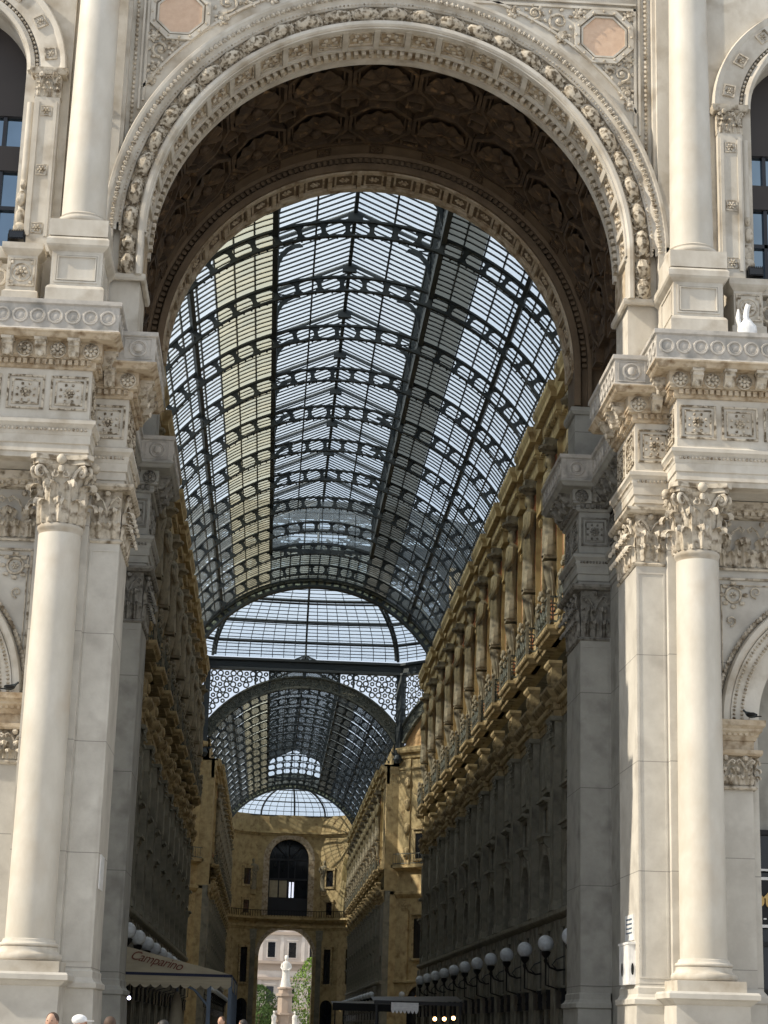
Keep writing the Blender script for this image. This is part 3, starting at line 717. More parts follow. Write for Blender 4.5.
# ------------------------------------------------------------------ spandrels
for s in (1, -1):
    SD = SIDE[s]
    t = thing('spandrel_panel', 'carved corner panel with pink granite octagon above the %s side of the arch' % SD, 'relief panel', (s * 6.5, 1.6, 29))
    cx_, cz_ = 6.5, 31.27
    b = B(s); b.m = frame_m((cx_, 1.6, cz_), (0, -1, 0)); octo(b, .98, .16, .14); octo(b, .76, .06, .1); b.build('octagon_frame', 'facade', t)
    b = B(s); b.m = frame_m((cx_, 1.59, cz_), (0, -1, 0)); b.prism([(cos(pi / 8 + k * pi / 4) * .70, sin(pi / 8 + k * pi / 4) * .70) for k in range(8)], 0, .04); b.build('granite_octagon', 'pink', t)
    b = B(s); b.m = frame_m((cx_, 1.6, cz_), (0, -1, 0))
    for k in range(16):
        a = 2 * pi * k / 16; b.ell((cos(a) * .85, .15, sin(a) * .85), (.05, .04, .05), 5, 3)
    b.m = None; b.build('octagon_beads', 'carved', t, True)
    b = B(s)
    b.box(7.42, 7.5, 1.52, 1.6, 28.3, 32.3); b.box(7.56, 7.62, 1.5, 1.6, 28.0, 42); b.box(2.0, 7.5, 1.52, 1.6, 32.22, 32.3); b.box(2.0, 7.5, 1.5, 1.6, 32.4, 32.46); b.box(0.5, 7.6, 1.48, 1.6, 32.75, 32.95)
    b.box(8.05, 9.4, 1.15, 1.6, 22.8, 42); b.box(7.95, 8.05, 1.3, 1.6, 24.5, 42)
    pr = [(8.86, 1.6), (8.86, 1.52), (8.94, 1.52), (8.94, 1.6)]; b.arc(pr, 0, ZC, radians(32.5), radians(73), 24)
    b.build('frame', 'facade', t)
    b = B(s)
    for k in range(70):
        b.ell((7.78, 1.54, 25.2 + k * .16), (.06, .06, .07), 5, 3)
    b.build('bead_strip', 'carved', t, True)
    def scroll(x, z, r, sd, turns=1.4):
        b = B(s)
        b.m = frame_m((x, 1.57, z - r), (0, -1, 0)); spiral(b, r, turns, .05, .02, sd, 20)
        for k in range(7):
            a = k * .9; b.ell((cos(a) * r * 1.25 * sd, .02, r + sin(a) * r * 1.25), (.09, .045, .055), 5, 3, Matrix.Rotation(-a - .8, 3, 'Y'))
        b.ell((0, .04, r), (.09, .05, .09), 6, 3); b.m = None; b.build('scroll', 'carved', t, True)
    for x, z, r, sd in ((5.1, 31.75, .33, 1), (4.35, 31.98, .22, -1), (5.25, 31.2, .15, 1), (3.7, 32.0, .13, 1), (7.05, 30.05, .27, -1), (7.2, 29.4, .16, 1), (6.65, 30.2, .12, 1), (7.28, 29.0, .09, -1), (7.3, 32.05, .12, -1), (5.75, 32.05, .12, 1), (7.28, 30.5, .12, 1)):
        scroll(x, z, r, sd)

# ------------------------------------------------------------------ upper side windows (arched)
for s in (1, -1):
    SD = SIDE[s]; xc = 13.4
    t = thing('arched_window_surround', 'carved limestone arch and panelled pilasters around the upper %s window' % SD, 'window surround', (s * xc, 1.3, 23))
    b = B(s); Z0 = 28.85
    for pr in ([(2.5, 1.5), (2.5, 1.08), (2.6, 1.02), (2.72, 1.08), (2.72, 1.3)], [(2.85, 1.3), (2.85, 1.1), (2.95, 1.05), (3.45, 1.05), (3.5, 1.0), (3.62, .98), (3.66, 1.04), (3.66, 1.3)]):
        b.arc(pr, xc, Z0, 0, pi, 48)
    b.build('archivolt', 'facade', t, True)
    b = B(s)
    for i in range(60):
        a = pi * (i + .5) / 60; b.ell((xc + cos(a) * 2.78, 1.15, Z0 + sin(a) * 2.78), (.06, .07, .06), 5, 3)
    for i in range(9):
        a = pi * (i + .5) / 9
        b.m = frame_m((xc + cos(a) * 3.2, 1.05, Z0 + sin(a) * 3.2), (0, -1, 0), (-sin(a), 0, cos(a))); frame_rect(b, .36, .4, .04, .05); rosette(b, .12)
    b.m = None
    b.build('arch_carving', 'carved', t, True)
    b = B(s)
    for px in (9.86, 16.2):
        b = B(s); b.box(px, px + .74, 1.0, 1.4, 23.25, 27.95); b.box(px + .06, px + .16, .96, 1.0, 23.5, 27.8); b.box(px + .58, px + .68, .96, 1.0, 23.5, 27.8)
        b.box(px - .06, px + .8, .9, 1.3, 23.0, 23.25); b.build('pilaster', 'facade', t)
    for px in (10.75, 15.9): b = B(s); b.lathe([(.15, 23.3), (.12, 24), (.11, 27.9)], (px, 1.35, 0), 12); b.build('colonnette', 'facade', t, True)
    for px in (9.86, 16.2):
        b = B(s)
        for zz in (23.75, 25.6, 27.5): b.m = frame_m((px + .37, .99, zz), (0, -1, 0)); frame_rect(b, .34, .34, .03, .02); rosette(b, .13)
        b.m = None
        b.box(px - .02, px + .76, 1.0, 1.35, 27.95, 28.7); capband(b, [(px - .02, 1.0), (px + .76, 1.0)], 27.98, 28.7, .1, .2); capband(b, [(px + .76, .98), (px + .76, 1.5)], 27.98, 28.7, .1, .2) if False else None
        b.sweep([(-.1, 28.66), (.1, 28.66), (.16, 28.74), (.16, 28.86), (-.1, 28.86)], [(px - .02, 1.4), (px - .02, 1.0), (px + .76, 1.0), (px + .76, 1.4)]); b.build('capital', 'carved', t, True)
    for px in (10.75, 15.9):
        b = B(s); b.ell((px, 1.25, 24.2), (.17, .14, .28), 8, 6); b.ell((px + .03, 1.2, 24.75), (.14, .13, .25), 8, 6); b.ell((px, 1.2, 25.2), (.1, .1, .16), 7, 5); b.ell((px, 1.2, 23.8), (.2, .16, .2), 8, 5); b.build('carved_foot', 'carved', t, True)
    # small pedestals under the window and pierced balustrade
    t = thing('window_balustrade', 'pierced stone balustrade with rosette pedestal below the upper %s window' % SD, 'balustrade', (s * 10.3, 0, 20.68))
    b = B(s)
    b.sweep([(-.2, 20.68), (.08, 20.68), (.08, 21.35), (0, 21.42), (0, 22.45), (.06, 22.5), (.12, 22.56), (.16, 22.62), (.16, 22.8), (-.2, 22.8)], [(9.98, .6), (9.98, 0), (10.82, 0), (10.82, .6)]); b.box(10.0, 10.8, .05, 1.3, 20.68, 22.8)
    b.box(10.8, 16, .25, .6, 20.68, 21.3); b.box(10.8, 16, .2, .65, 22.45, 22.8)
    b.build('pedestal', 'facade', t)
    b = B(s); b.m = frame_m((10.4, 0, 21.95), (0, -1, 0)); frame_rect(b, .74, .84, .05, .04); rosette(b, .2, 7); ring(b, .26, .03)
    for q in ((-.27, -.3), (.27, -.3), (.27, .3), (-.27, .3)): b.ell((q[0], .02, q[1]), (.07, .04, .07), 5, 3)
    b.m = None; b.build('rosette_panel', 'carved', t, True)
    b = B(s)
    for k in range(9):
        x = 11.1 + k * .52; b.m = frame_m((x, .3, 21.88), (0, -1, 0)); ring(b, .24, .06)
        b.box(-.26, -.2, -.1, .08, -.58, .58)
        for zz in (-.42, .42): b.ell((0, 0, zz), (.1, .06, .13), 6, 4)
    b.m = None; b.build('pierced_panel', 'carved', t, True)
    # the glazing
    w = thing('window_%d' % (1 if s < 0 else 2), 'large dark-framed arched window in the upper %s facade' % SD, 'window', (s * xc, 2.6, 23)); w['kind'] = 'structure'
    b = B(s); b.box(xc - 2.45, xc + 2.45, 2.62, 2.66, 22.8, 31.4); b.build('pane', 'skyglass', w)
    b = B(s)
    for z in (23.4, 25.0, 26.3): b.box(xc - 2.45, xc + 2.45, 2.5, 2.62, z - .06, z + .06)
    for x in (-2.4, -1.75, -.9, 0, .9, 1.75, 2.4): b.box(xc + x - .055, xc + x + .055, 2.5, 2.62, 22.8, 31.4)
    b.build('frame', 'frame', w)
    b = B(s); b.box(xc - 2.45, xc + 2.45, 2.45, 2.63, 26.2, 27.0); b.box(xc - 2.45, xc + 2.45, 2.45, 2.63, 28.0, 31.4); b.build('spandrel_board', 'brownpanel', w)
    b = B(s)
    for k in range(3): b.m = frame_m((xc, 2.9, 29.5), (0, -1, 0)); ring(b, .8 + .5 * k, .08)
    b.m = None
    b.build('tracery', 'carved', w, True)

# ------------------------------------------------------------------ lower side arches (shop arcades)
for s in (1, -1):
    SD = SIDE[s]; xc = 13.5; Z0 = 10.15
    t = thing('arcade_arch', 'moulded stone arch with dentils over the %s side arcade opening' % SD, 'arch', (s * xc, 1.3, 9.3))
    b = B(s)
    for pr in ([(3.62, 1.4), (3.62, 1.1), (3.68, 1.02), (3.82, 1.0), (3.86, 1.08), (3.86, 1.4)], [(2.78, 1.8), (2.78, 1.25), (2.9, 1.22), (3.2, 1.22), (3.24, 1.16), (3.5, 1.16), (3.6, 1.12), (3.6, 1.8)]):
        b.arc(pr, xc, Z0, 0, pi, 56)
    b.build('archivolt', 'facade', t, True)
    b = B(s)
    for i in range(100):
        a = pi * (i + .5) / 100
        for r in (3.28, 3.5): b.ell((xc + cos(a) * r, 1.14, Z0 + sin(a) * r), (.055, .07, .035), 4, 3, Matrix.Rotation(-a, 3, 'Y'))
    b.build('dentils', 'carved', t)
    b = B(s)
    for i in range(100):
        a = pi * (i + .5) / 100; b.ell((xc + cos(a) * 3.95, 1.25, Z0 + sin(a) * 3.95), (.07, .07, .09), 5, 3)
    for k in range(8):
        a = k * .785; b.ell((10.1 + cos(a) * .34, 1.3, 13.75 + sin(a) * .34), (.1, .05, .07), 5, 3)
    b.m = frame_m((10.1, 1.32, 13.75), (0, -1, 0)); ring(b, .22, .04); rosette(b, .12)
    for (x, z, r, sd) in ((10.75, 13.85, .18, 1), (10.0, 13.0, .16, -1), (11.3, 13.9, .13, 1)):
        b.m = frame_m((x, 1.33, z - r), (0, -1, 0)); spiral(b, r, 1.3, .03, .02, sd, 14)
    b.m = None
    b.m = frame_m((13.5, 1.35, 12.3), (0, -1, 0)); b.m = None
    b.box(9.62, 9.68, 1.26, 1.35, 9.8, 14.2); b.box(9.62, 19, 1.26, 1.35, 14.18, 14.24); b.box(9.74, 9.77, 1.3, 1.35, 10.0, 14.05); b.box(9.74, 19, 1.3, 1.35, 14.02, 14.05)
    b.build('spandrel_relief', 'carved', t, True)
    pth = [(9.4, 1.0), (10.5, 1.0), (10.5, 3.0)]
    b = B(s); b.box(9.4, 10.5, 1.0, 3.0, 9.3, 9.7); b.sweep([(-.1, 9.55), (.04, 9.55), (.1, 9.7), (.2, 9.8), (.2, 9.86), (.28, 9.95), (.28, 10.1), (-.1, 10.1)], pth)
    b.sweep([(-.1, 9.12), (.16, 9.12), (.2, 9.18), (.2, 9.28), (-.1, 9.28)], pth)
    along(pth, .16, lambda m, q, L: with_m(b, m, lambda w: w.box(-.045, .045, 0, .15, 0, .1)), 9.68)
    b.build('impost', 'warm', t)
    b = B(s); b.box(9.4, 10.46, 1.04, 3.0, 8.3, 9.2); capband(b, pth, 8.32, 9.14, .16, .26)
    b.sweep([(-.1, 8.2), (.04, 8.2), (.07, 8.25), (.04, 8.3), (-.1, 8.3)], pth); b.build('capital', 'carved', t, True)
    b = B(s); b.box(9.4, 10.46, 1.05, 3.0, 2.9, 8.25); b.sweep([(-.1, 0), (.16, 0), (.16, 2.5), (.2, 2.55), (.2, 2.7), (.05, 2.9), (-.1, 2.9)], pth); b.build('pilaster', 'ashlar', t)
    # dark arcade behind
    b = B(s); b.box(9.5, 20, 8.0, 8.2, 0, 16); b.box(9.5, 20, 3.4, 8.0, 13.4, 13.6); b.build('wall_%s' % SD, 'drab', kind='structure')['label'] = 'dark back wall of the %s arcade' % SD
    w = thing('window_%d' % (3 if s < 0 else 4), 'dark shopfront glazing inside the %s arcade opening' % SD, 'window', (s * xc, 3.3, 0)); w['kind'] = 'structure'
    b = B(s); b.box(xc - 2.8, xc + 2.8, 3.28, 3.32, 0, 7.3); b.build('pane', 'wglass', w)
    b = B(s)
    for x in (-2.75, -1.4, 0, 1.4, 2.75): b.box(xc + x - .05, xc + x + .05, 3.15, 3.3, 0, 7.3)
    for z in (2.9, 4.2, 7.3): b.box(xc - 2.8, xc + 2.8, 3.12, 3.3, z - .07, z + .07)
    b.build('frame', 'black', w)

# ------------------------------------------------------------------ glazed barrel vault of the gallery
RV1 = 10.9; ZV = 24.2; BAY = 6.25; Y0 = 18.35; NB = 12
def va(x): return math.acos(x / RV1)      # angle on the vault where x = given
A_LO = va(9.9); A_P = va(3.57); A_Q = va(7.3)
def inst(o, parent, loc):
    c = o.copy(); C.objects.link(c); c.parent = parent; c.location = loc; return c
# --- prototypes in local coordinates (bay from y=0 to BAY, truss at y=0)
def arcs(b, r0, r1, y0, y1, a0, a1, n): b.arc([(r0, y0), (r0, y1), (r1, y1), (r1, y0)], 0, ZV, a0, a1, n)
proto_root = thing('glass_vault', 'long glazed iron barrel vault with raised ridge lantern over the near gallery', 'glass roof', (0, 12.1, 0))
proto_root['_o'] = (0, 0, 0)
def truss_mesh():
    b = B(); a0, a1 = A_LO, pi - A_LO
    arcs(b, 10.80, 10.90, -.11, .11, a0, a1, 60); arcs(b, 10.14, 10.22, -.11, .11, a0, a1, 60)
    n = 23
    for i in range(n + 1):
        a = a0 + (a1 - a0) * i / n; da = .010
        arcs(b, 10.2, 10.8, -.06, .06, a - da, a + da, 1)
        for sg in (-1, 1):     # corner fillets
            for rr, sr in ((10.22, 1), (10.78, -1)):
                p = [(cos(a + sg * da) * rr, sin(a + sg * da) * rr), (cos(a + sg * (da + .014)) * rr, sin(a + sg * (da + .014)) * rr), (cos(a + sg * da) * (rr + sr * .15), sin(a + sg * da) * (rr + sr * .15))]
                b.prism([(x, z + ZV) for x, z in p], -.05, .05)
    # crest of small crosses on the chord
    for i in range(60):
        a = a0 + (a1 - a0) * (i + .5) / 60; arcs(b, 10.05, 10.13, -.02, .02, a - .004, a + .004, 1)
    return b.build('roof_truss', 'iron', proto_root)
def bars_mesh(s):
    b = B()
    for k in range(1, 11):
        y = BAY * k / 11
        if 1:
            a0, a1 = (A_LO, A_P) if s == 0 else (pi - A_P, pi - A_LO)
            arcs(b, 10.93, 11.0, y - .028, y + .028, a0, a1, 14)
    if 1:
        for j in range(1, 9):
            a = A_LO + (A_P - A_LO) * j / 9; a = a if s == 0 else pi - a
            arcs(b, 10.92, 11.02, 0, BAY, a - .0028, a + .0028, 1)
    return b.build('glazing_bars', 'iron', proto_root)
def purl_mesh(a):
    b = B()
    if 1:
        arcs(b, 10.70, 10.95, 0, BAY, a - .0055, a + .0055, 1); arcs(b, 10.64, 10.70, 0, BAY, a - .010, a + .010, 1)
    return b.build('purlin', 'iron', proto_root)
def pane_mesh(a0, a1, name, mat):
    b = B(); n = max(2, int((a1 - a0) / .06))
    b.grid([[(cos(a0 + (a1 - a0) * i / n) * 10.97, y, ZV + sin(a0 + (a1 - a0) * i / n) * 10.97) for y in (0, BAY)] for i in range(n + 1)])
    return b.build(name, mat, proto_root, True)
ZS0 = ZV + sqrt(RV1 ** 2 - 3.57 ** 2); ZE = 36.75; ZR = 38.35; XL = 3.6
def lantern_mesh():
    b = B()
    for s in (1, -1):
        q = B(s)
        q.box(XL - .12, XL + .12, 0, BAY, ZS0 - .35, ZS0 + .1); q.box(XL - .1, XL + .1, 0, BAY, ZE - .12, ZE + .1)
        for k in range(11):
            y = BAY * k / 10
            q.box(XL - .05, XL + .05, y - .05, y + .05, ZS0, ZE)
            if k < 10:
                q.tube([(XL, y, ZS0 + .1), (XL, y + BAY / 10, ZS0 + 1.0)], .035, 4); q.tube([(XL, y + BAY / 10, ZS0 + .1), (XL, y, ZS0 + 1.0)], .035, 4)
        q.box(XL - .04, XL + .04, 0, BAY, ZS0 + .98, ZS0 + 1.06)
        # gable glazing bars
        for k in range(0, 11):
            y = BAY * k / 11; w = .035 if k else .10
            q.prism([(0, ZR - w), (0, ZR + w), (XL, ZE + w), (XL, ZE - w)], y - .035, y + .035)
        x = XL / 2; zz = (ZR + ZE) / 2; q.box(x - .045, x + .045, 0, BAY, zz - .04, zz + .06)
        # curved bracket in the frame plane
        pts = [(XL, ZS0 + .3)] + [(XL - 1.15 + 1.15 * cos(t), ZE - 1.35 + 1.2 * sin(t)) for t in (0, .3, .6, .9, 1.2, 1.5)]
        pts2 = [(XL - 1.3 + 1.15 * cos(t), ZE - 1.5 + 1.2 * sin(t)) for t in (1.5, 1.2, .9, .6, .3, 0)]
        q.prism(pts + pts2, -.05, .05)
        for t in (.2, .55, .9, 1.2): q.box(XL - 1.0 + 1.1 * cos(t), XL, -.03, .03, ZE - 1.35 + 1.2 * sin(t) - .03, ZE - 1.35 + 1.2 * sin(t) + .03)
        o = len(b.v); b.v += q.v; b.f += [tuple(o + i for i in f) for f in q.f]
    b.box(-.09, .09, 0, BAY, ZR - .12, ZR + .12)
    b.box(-.35, .35, -.12, .12, ZR - .45, ZR - .1)
    return b.build('ridge_lantern_frame', 'iron', proto_root)
def gable_mesh(mat):
    b = B()
    for s in (1, -1): b.grid([[(0, 0, ZR + .04), (0, BAY, ZR + .04)], [(s * XL, 0, ZE + .04), (s * XL, BAY, ZE + .04)]])
    return b.build('ridge_lantern_panes', mat, proto_root)
def side_mesh(mat, s):
    b = B()
    if 1: b.grid([[(s * (XL + .06), 0, ZS0), (s * (XL + .06), BAY, ZS0)], [(s * (XL + .06), 0, ZE), (s * (XL + .06), BAY, ZE)]])
    return b.build('lantern_side_panes', mat, proto_root)
mt_ = truss_mesh(); mb_ = bars_mesh(0); mb2 = bars_mesh(1); mp_ = purl_mesh(A_Q); mp2 = purl_mesh(pi - A_Q); ml_ = lantern_mesh(); mg_ = gable_mesh('roofglass'); msd = side_mesh('roofdim', 1); ms2 = side_mesh('roofdim', -1)
A_Y = va(6.2); A_G = va(5.3)
pr_r1 = pane_mesh(A_LO, A_G, 'roof_panes', 'roofglass'); pr_r2 = pane_mesh(A_G, A_P, 'shade_tinted_roof_panes', 'roofgrey')
pr_l1 = pane_mesh(pi - A_Y, pi - A_LO, 'roof_panes', 'roofglass'); pr_l2 = pane_mesh(pi - A_P, pi - A_Y, 'light_tinted_roof_panes', 'roofyellow')
protos = [mt_, mb_, mb2, mp_, mp2, ml_, mg_, msd, ms2, pr_r1, pr_r2, pr_l1, pr_l2]
pr_r2['label'] = 'grey panes with shade put into their colour'; pr_l2['label'] = 'yellow panes with light put into their colour'
for k in range(0, 13):
    yy = Y0 - 12.1 + BAY * (k - 1)
    for o in protos:
        if o in (ml_, mg_, msd, ms2) and k > 10: continue
        if k == 0: o.location = (0, yy, 0)
        else: inst(o, proto_root, (0, yy, 0))
# closed crown beyond the lantern + gable end glass
b = B(); ye = Y0 - 12.1 + BAY * 10
for j in range(-3, 4): b.box(j * XL / 3.0 - .03, j * XL / 3.0 + .03, ye - .03, ye + .03, ZS0, ZE + (ZR - ZE) * (1 - abs(j) / 3.0))
b.box(-XL, XL, ye - .05, ye + .05, ZS0 - .1, ZS0 + .15)
b.build('lantern_end_bars', 'iron', proto_root)
b = B(); b.add([(-XL, ye, ZS0), (XL, ye, ZS0), (XL, ye, ZE), (0, ye, ZR), (-XL, ye, ZE)], [(0, 1, 2, 3, 4)]); b.build('lantern_end_pane', 'roofglass', proto_root)
b = B(); n = 10
b.grid([[(cos(A_P + (pi - 2 * A_P) * i / n) * 10.97, y, ZV + sin(A_P + (pi - 2 * A_P) * i / n) * 10.97) for y in (ye, ye + 11.3)] for i in range(n + 1)])
b.build('crown_panes', 'roofdim', proto_root, True)
b = B()
for k in range(0, 20): arcs(b, 10.93, 11.0, ye + k * .58 - .03, ye + k * .58 + .03, A_P, pi - A_P, 12)
for j in range(0, 11): a = A_P + (pi - 2 * A_P) * j / 10; arcs(b, 10.92, 11.02, ye, ye + 11.3, a - .0028, a + .0028, 1)
b.build('crown_bars', 'iron', proto_root)
# heavy end arch with a row of openings
b = B(); yA = 92 - 12.1
for r0, r1 in ((10.85, 11.05), (10.2, 10.4)): arcs(b, r0, r1, yA - .35, yA + .35, A_LO - .1, pi - A_LO + .1, 60)
for i in range(41):
    a = A_LO + (pi - 2 * A_LO) * i / 40; arcs(b, 10.35, 10.9, yA - .2, yA + .2, a - .010, a + .010, 1)
b.build('end_arch', 'iron', proto_root)
b = B(); b.arc([(10.42, yA), (10.42, yA + .02), (10.85, yA + .02), (10.85, yA)], 0, ZV, A_LO, pi - A_LO, 60); b.build('end_arch_glass', 'roofyellow', proto_root)
far_vault = dup(proto_root, (0, 12.1 + 127.9, 0), 0, 'distant second glazed iron barrel vault beyond the glass dome')

# ------------------------------------------------------------------ gallery side walls
def wallframe(s, X=8.7): return Matrix(((0, 1, 0, X), (1, 0, 0, 0), (0, 0, 1, 0), (0, 0, 0, 1)))
def gallery_walls(ya, yp0, n, yb, tagname):
    for s in (1, -1):
        SD = SIDE[s]
        b = B(s); b.box(8.7, 9.3, ya, yb, 9.0, 14.95); b.box(9.3, 10.3, ya, yb, 14.6, 14.9); b.box(10.2, 10.4, ya, yb, 14.6, 17.3); b.box(9.3, 10.4, ya, yb, 17.2, 17.5); b.box(8.7, 9.3, ya, yb, 0, 6.15)
        m = wallframe(s); b.m = m
        ys = [yp0 + BAY * (k + .5) for k in range(-1, n)]
        lo = ya
        for i, y in enumerate(ys):
            hi = yb if i == len(ys) - 1 else (y + ys[i + 1]) / 2
            if y - 1.2 < lo: 
                b.box(lo, hi, 0, .6, 6.15, 9.0) if hi > lo else None; lo = hi; continue
            if y + 1.2 > hi: b.box(lo, hi, 0, .6, 6.15, 9.0); continue
            arch_wall(b, y, 1.5, 7.3, lo, hi, 6.15, 9.0, 0, .6, n=14); lo = hi
        b.m = None
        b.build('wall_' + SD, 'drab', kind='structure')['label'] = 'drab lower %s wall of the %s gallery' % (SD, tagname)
        b = B(s); b.box(8.7, 9.3, ya, yb, 17.2, 27.5); b.box(9.3, 9.9, ya, yb, 27.3, 29.6); b.box(8.4, 20, ya, yb, 27.3, 27.5)
        b.build('wall_' + SD, 'ochre', kind='structure')['label'] = 'ochre upper %s wall of the %s gallery' % (SD, tagname)
        ye_ = (yb - .7, yb) if ya < 100 else (ya, ya + .7)
        b = B(s); b.box(9.31, 11.2, ye_[0], ye_[1], 0, 29.4); b.box(8.71, 9.31, ye_[0] + .01, ye_[1] - .01, 14.9, 17.25); b.build('wall_' + SD, 'ochre', kind='structure')['label'] = 'ochre %s corner of the %s gallery at the dome' % (SD, tagname); b = B(s); b.box(11.5, 11.7, ya, yb, 0, 17); b.build('wall_' + SD, 'drab', kind='structure')['label'] = 'dark inner wall behind the %s windows of the %s gallery' % (SD, tagname)
        # crowning cornice with breaks
        path = [(8.7, yb)]
        for k in reversed(range(n)):
            y = yp0 + BAY * k
            path += [(8.7, y + 1.7), (8.45, y + 1.7), (8.45, y - 1.7), (8.7, y - 1.7)]
        path += [(8.7, ya)]
        t = thing('cornice', 'gilt-toned modillion cornice along the top of the %s wall of the %s gallery' % (SD, tagname), 'cornice', (s * 8.7, ya, 25.5))
        b = B(s); b.sweep([(-.3, 25.55), (.05, 25.55), (.08, 25.7), (.08, 26.1), (.2, 26.2), (.2, 26.3), (.24, 26.32), (.24, 26.75), (.50, 26.78), (.50, 27.0), (.56, 27.1), (.62, 27.2), (.62, 27.45), (-.3, 27.5)], path)
        b.build('moulding', 'ochre', t)
        b = B(s); along(path, .30, lambda m_, q, L: with_m(b, m_, lambda w: w.box(-.07, .07, 0, .28, 0, .2)), 26.1, minlen=.5)
        b.build('modillions', 'ochrecarved', t)
        t = thing('cornice', 'string cornice below the balconies of the %s wall of the %s gallery' % (SD, tagname), 'cornice', (s * 8.7, ya, 14))
        path2 = [(8.7, yb)]
        for k in reversed(range(n)):
            y = yp0 + BAY * k
            path2 += [(8.7, y + .62), (8.42, y + .62), (8.42, y - .62), (8.7, y - .62)]
        path2 += [(8.7, ya)]
        b = B(s); b.sweep([(-.1, 13.85), (.04, 13.85), (.04, 14.1), (.1, 14.14), (.1, 14.4), (.2, 14.5), (.2, 14.6), (.34, 14.75), (.4, 14.85), (.4, 14.98), (-.1, 15.05)], path2)
        b.build('moulding', 'ochrecarved', t)
        b = B(s); along(path2, .3, lambda m_, q, L: with_m(b, m_, lambda w: w.box(-.08, .08, 0, .25, 0, .2)), 14.35, minlen=.4)
        b.build('dentils', 'ochre', t)
        b = B(s); b.sweep([(-.1, 5.9), (.1, 5.95), (.28, 6.05), (.32, 6.1), (.32, 6.25), (-.1, 6.3)], [(8.7, yb), (8.7, ya)])
        o = b.build('ledge', 'drabcarved', None, base=(s * 8.7, ya, 6)); tag(o, 'thin ledge above the shops along the %s wall of the %s gallery' % (SD, tagname), 'ledge')
gallery_walls(13.1, Y0, NB, 92, 'near')
gallery_walls(140, 146.25, 12, 220, 'far')

# --- prototypes of wall things (local: wall plane x=0, interior towards -x, y along wall)
O = (0, 0, 0)
def proto(name, cat): return thing(name, '', cat, O)
def figure(b, fx=-.42):
    # draped standing bearded bearer, one continuous loft with arms
    prof = [(20.55, .34, .36), (20.9, .30, .40), (21.6, .27, .38), (22.3, .27, .40), (22.7, .28, .43), (23.0, .25, .36), (23.3, .26, .40), (23.7, .29, .47), (24.02, .27, .50), (24.18, .2, .30), (24.26, .12, .14), (24.36, .12, .13), (24.46, .17, .16), (24.62, .20, .19), (24.80, .18, .17), (24.95, .10, .10)]
    rows = []
    for z, rx, ry in prof:
        row = []
        for k in range(18):
            a = 2 * pi * k / 18; f = 1 + (.07 * cos(a * 7 + z * 2.2) if z < 23.1 else 0)
            sway = .05 * sin((z - 20.5) * 1.2)
            row.append((fx + cos(a) * rx * f * 1.1, sway + sin(a) * ry * f * 1.2, z))
        rows.append(row)
    b.loft(rows)
    for sd in (-1, 1):
        b.tube([(fx, sd * .38, 24.0), (fx - .06, sd * .60, 23.85), (fx - .1, sd * .70, 23.4), (fx - .22, sd * .52, 23.1), (fx - .32, sd * .22, 23.05 + .12 * sd)], [.15, .15, .13, .11, .08], 7)
    b.tube([(fx - .1, -.45, 23.9), (fx - .3, -.1, 23.2), (fx - .25, .35, 22.6), (fx - .1, .45, 22.2)], [.08, .1, .1, .06], 6)
    b.ell((fx - .17, 0, 24.50), (.08, .11, .15), 6, 5)
def make_caryatid():
    t = proto('caryatid', 'statue')
    b = B(); figure(b); b.build('figure', 'statue', t, True)
    b = B(); b.lathe([(.2, 24.9), (.24, 25.0), (.42, 25.14), (.50, 25.2), (.50, 25.3), (.3, 25.36)], (-.42, 0, 0), 14)
    for k in range(12):
        a = 2 * pi * k / 12; b.ell((-.42 + cos(a) * .46, sin(a) * .46, 25.2), (.09, .09, .09), 5, 3)
    b.box(-.7, 0, -.35, .35, 25.3, 25.6); b.build('basket_capital', 'statue', t, True)
    b = B(); b.box(-.16, .0, -.62, .62, 18.5, 25.55); b.box(-.22, -.16, -.62, -.5, 18.7, 25.4); b.box(-.22, -.16, .5, .62, 18.7, 25.4); b.build('backing_pilaster', 'ochre', t)
    b = B(); b.box(-.72, -.1, -.34, .34, 20.42, 20.58); b.lathe([(.06, 18.75), (.14, 18.95), (.1, 19.1), (.2, 19.5), (.3, 19.9), (.36, 20.3)], (-.40, 0, 0), 10)
    for sd in (-1, 1): b.tube([(-.4, sd * .1, 20.2), (-.4, sd * .35, 19.9), (-.35, sd * .42, 19.4), (-.3, sd * .2, 19.0), (-.3, sd * .05, 18.7)], [.08, .1, .08, .07, .04], 6)
    b.build('bracket', 'statue', t, True)
    b = B(); b.box(-.24, -.15, -.32, .32, 20.7, 24.9); b.build('marble_strip', 'red', t)
    return t
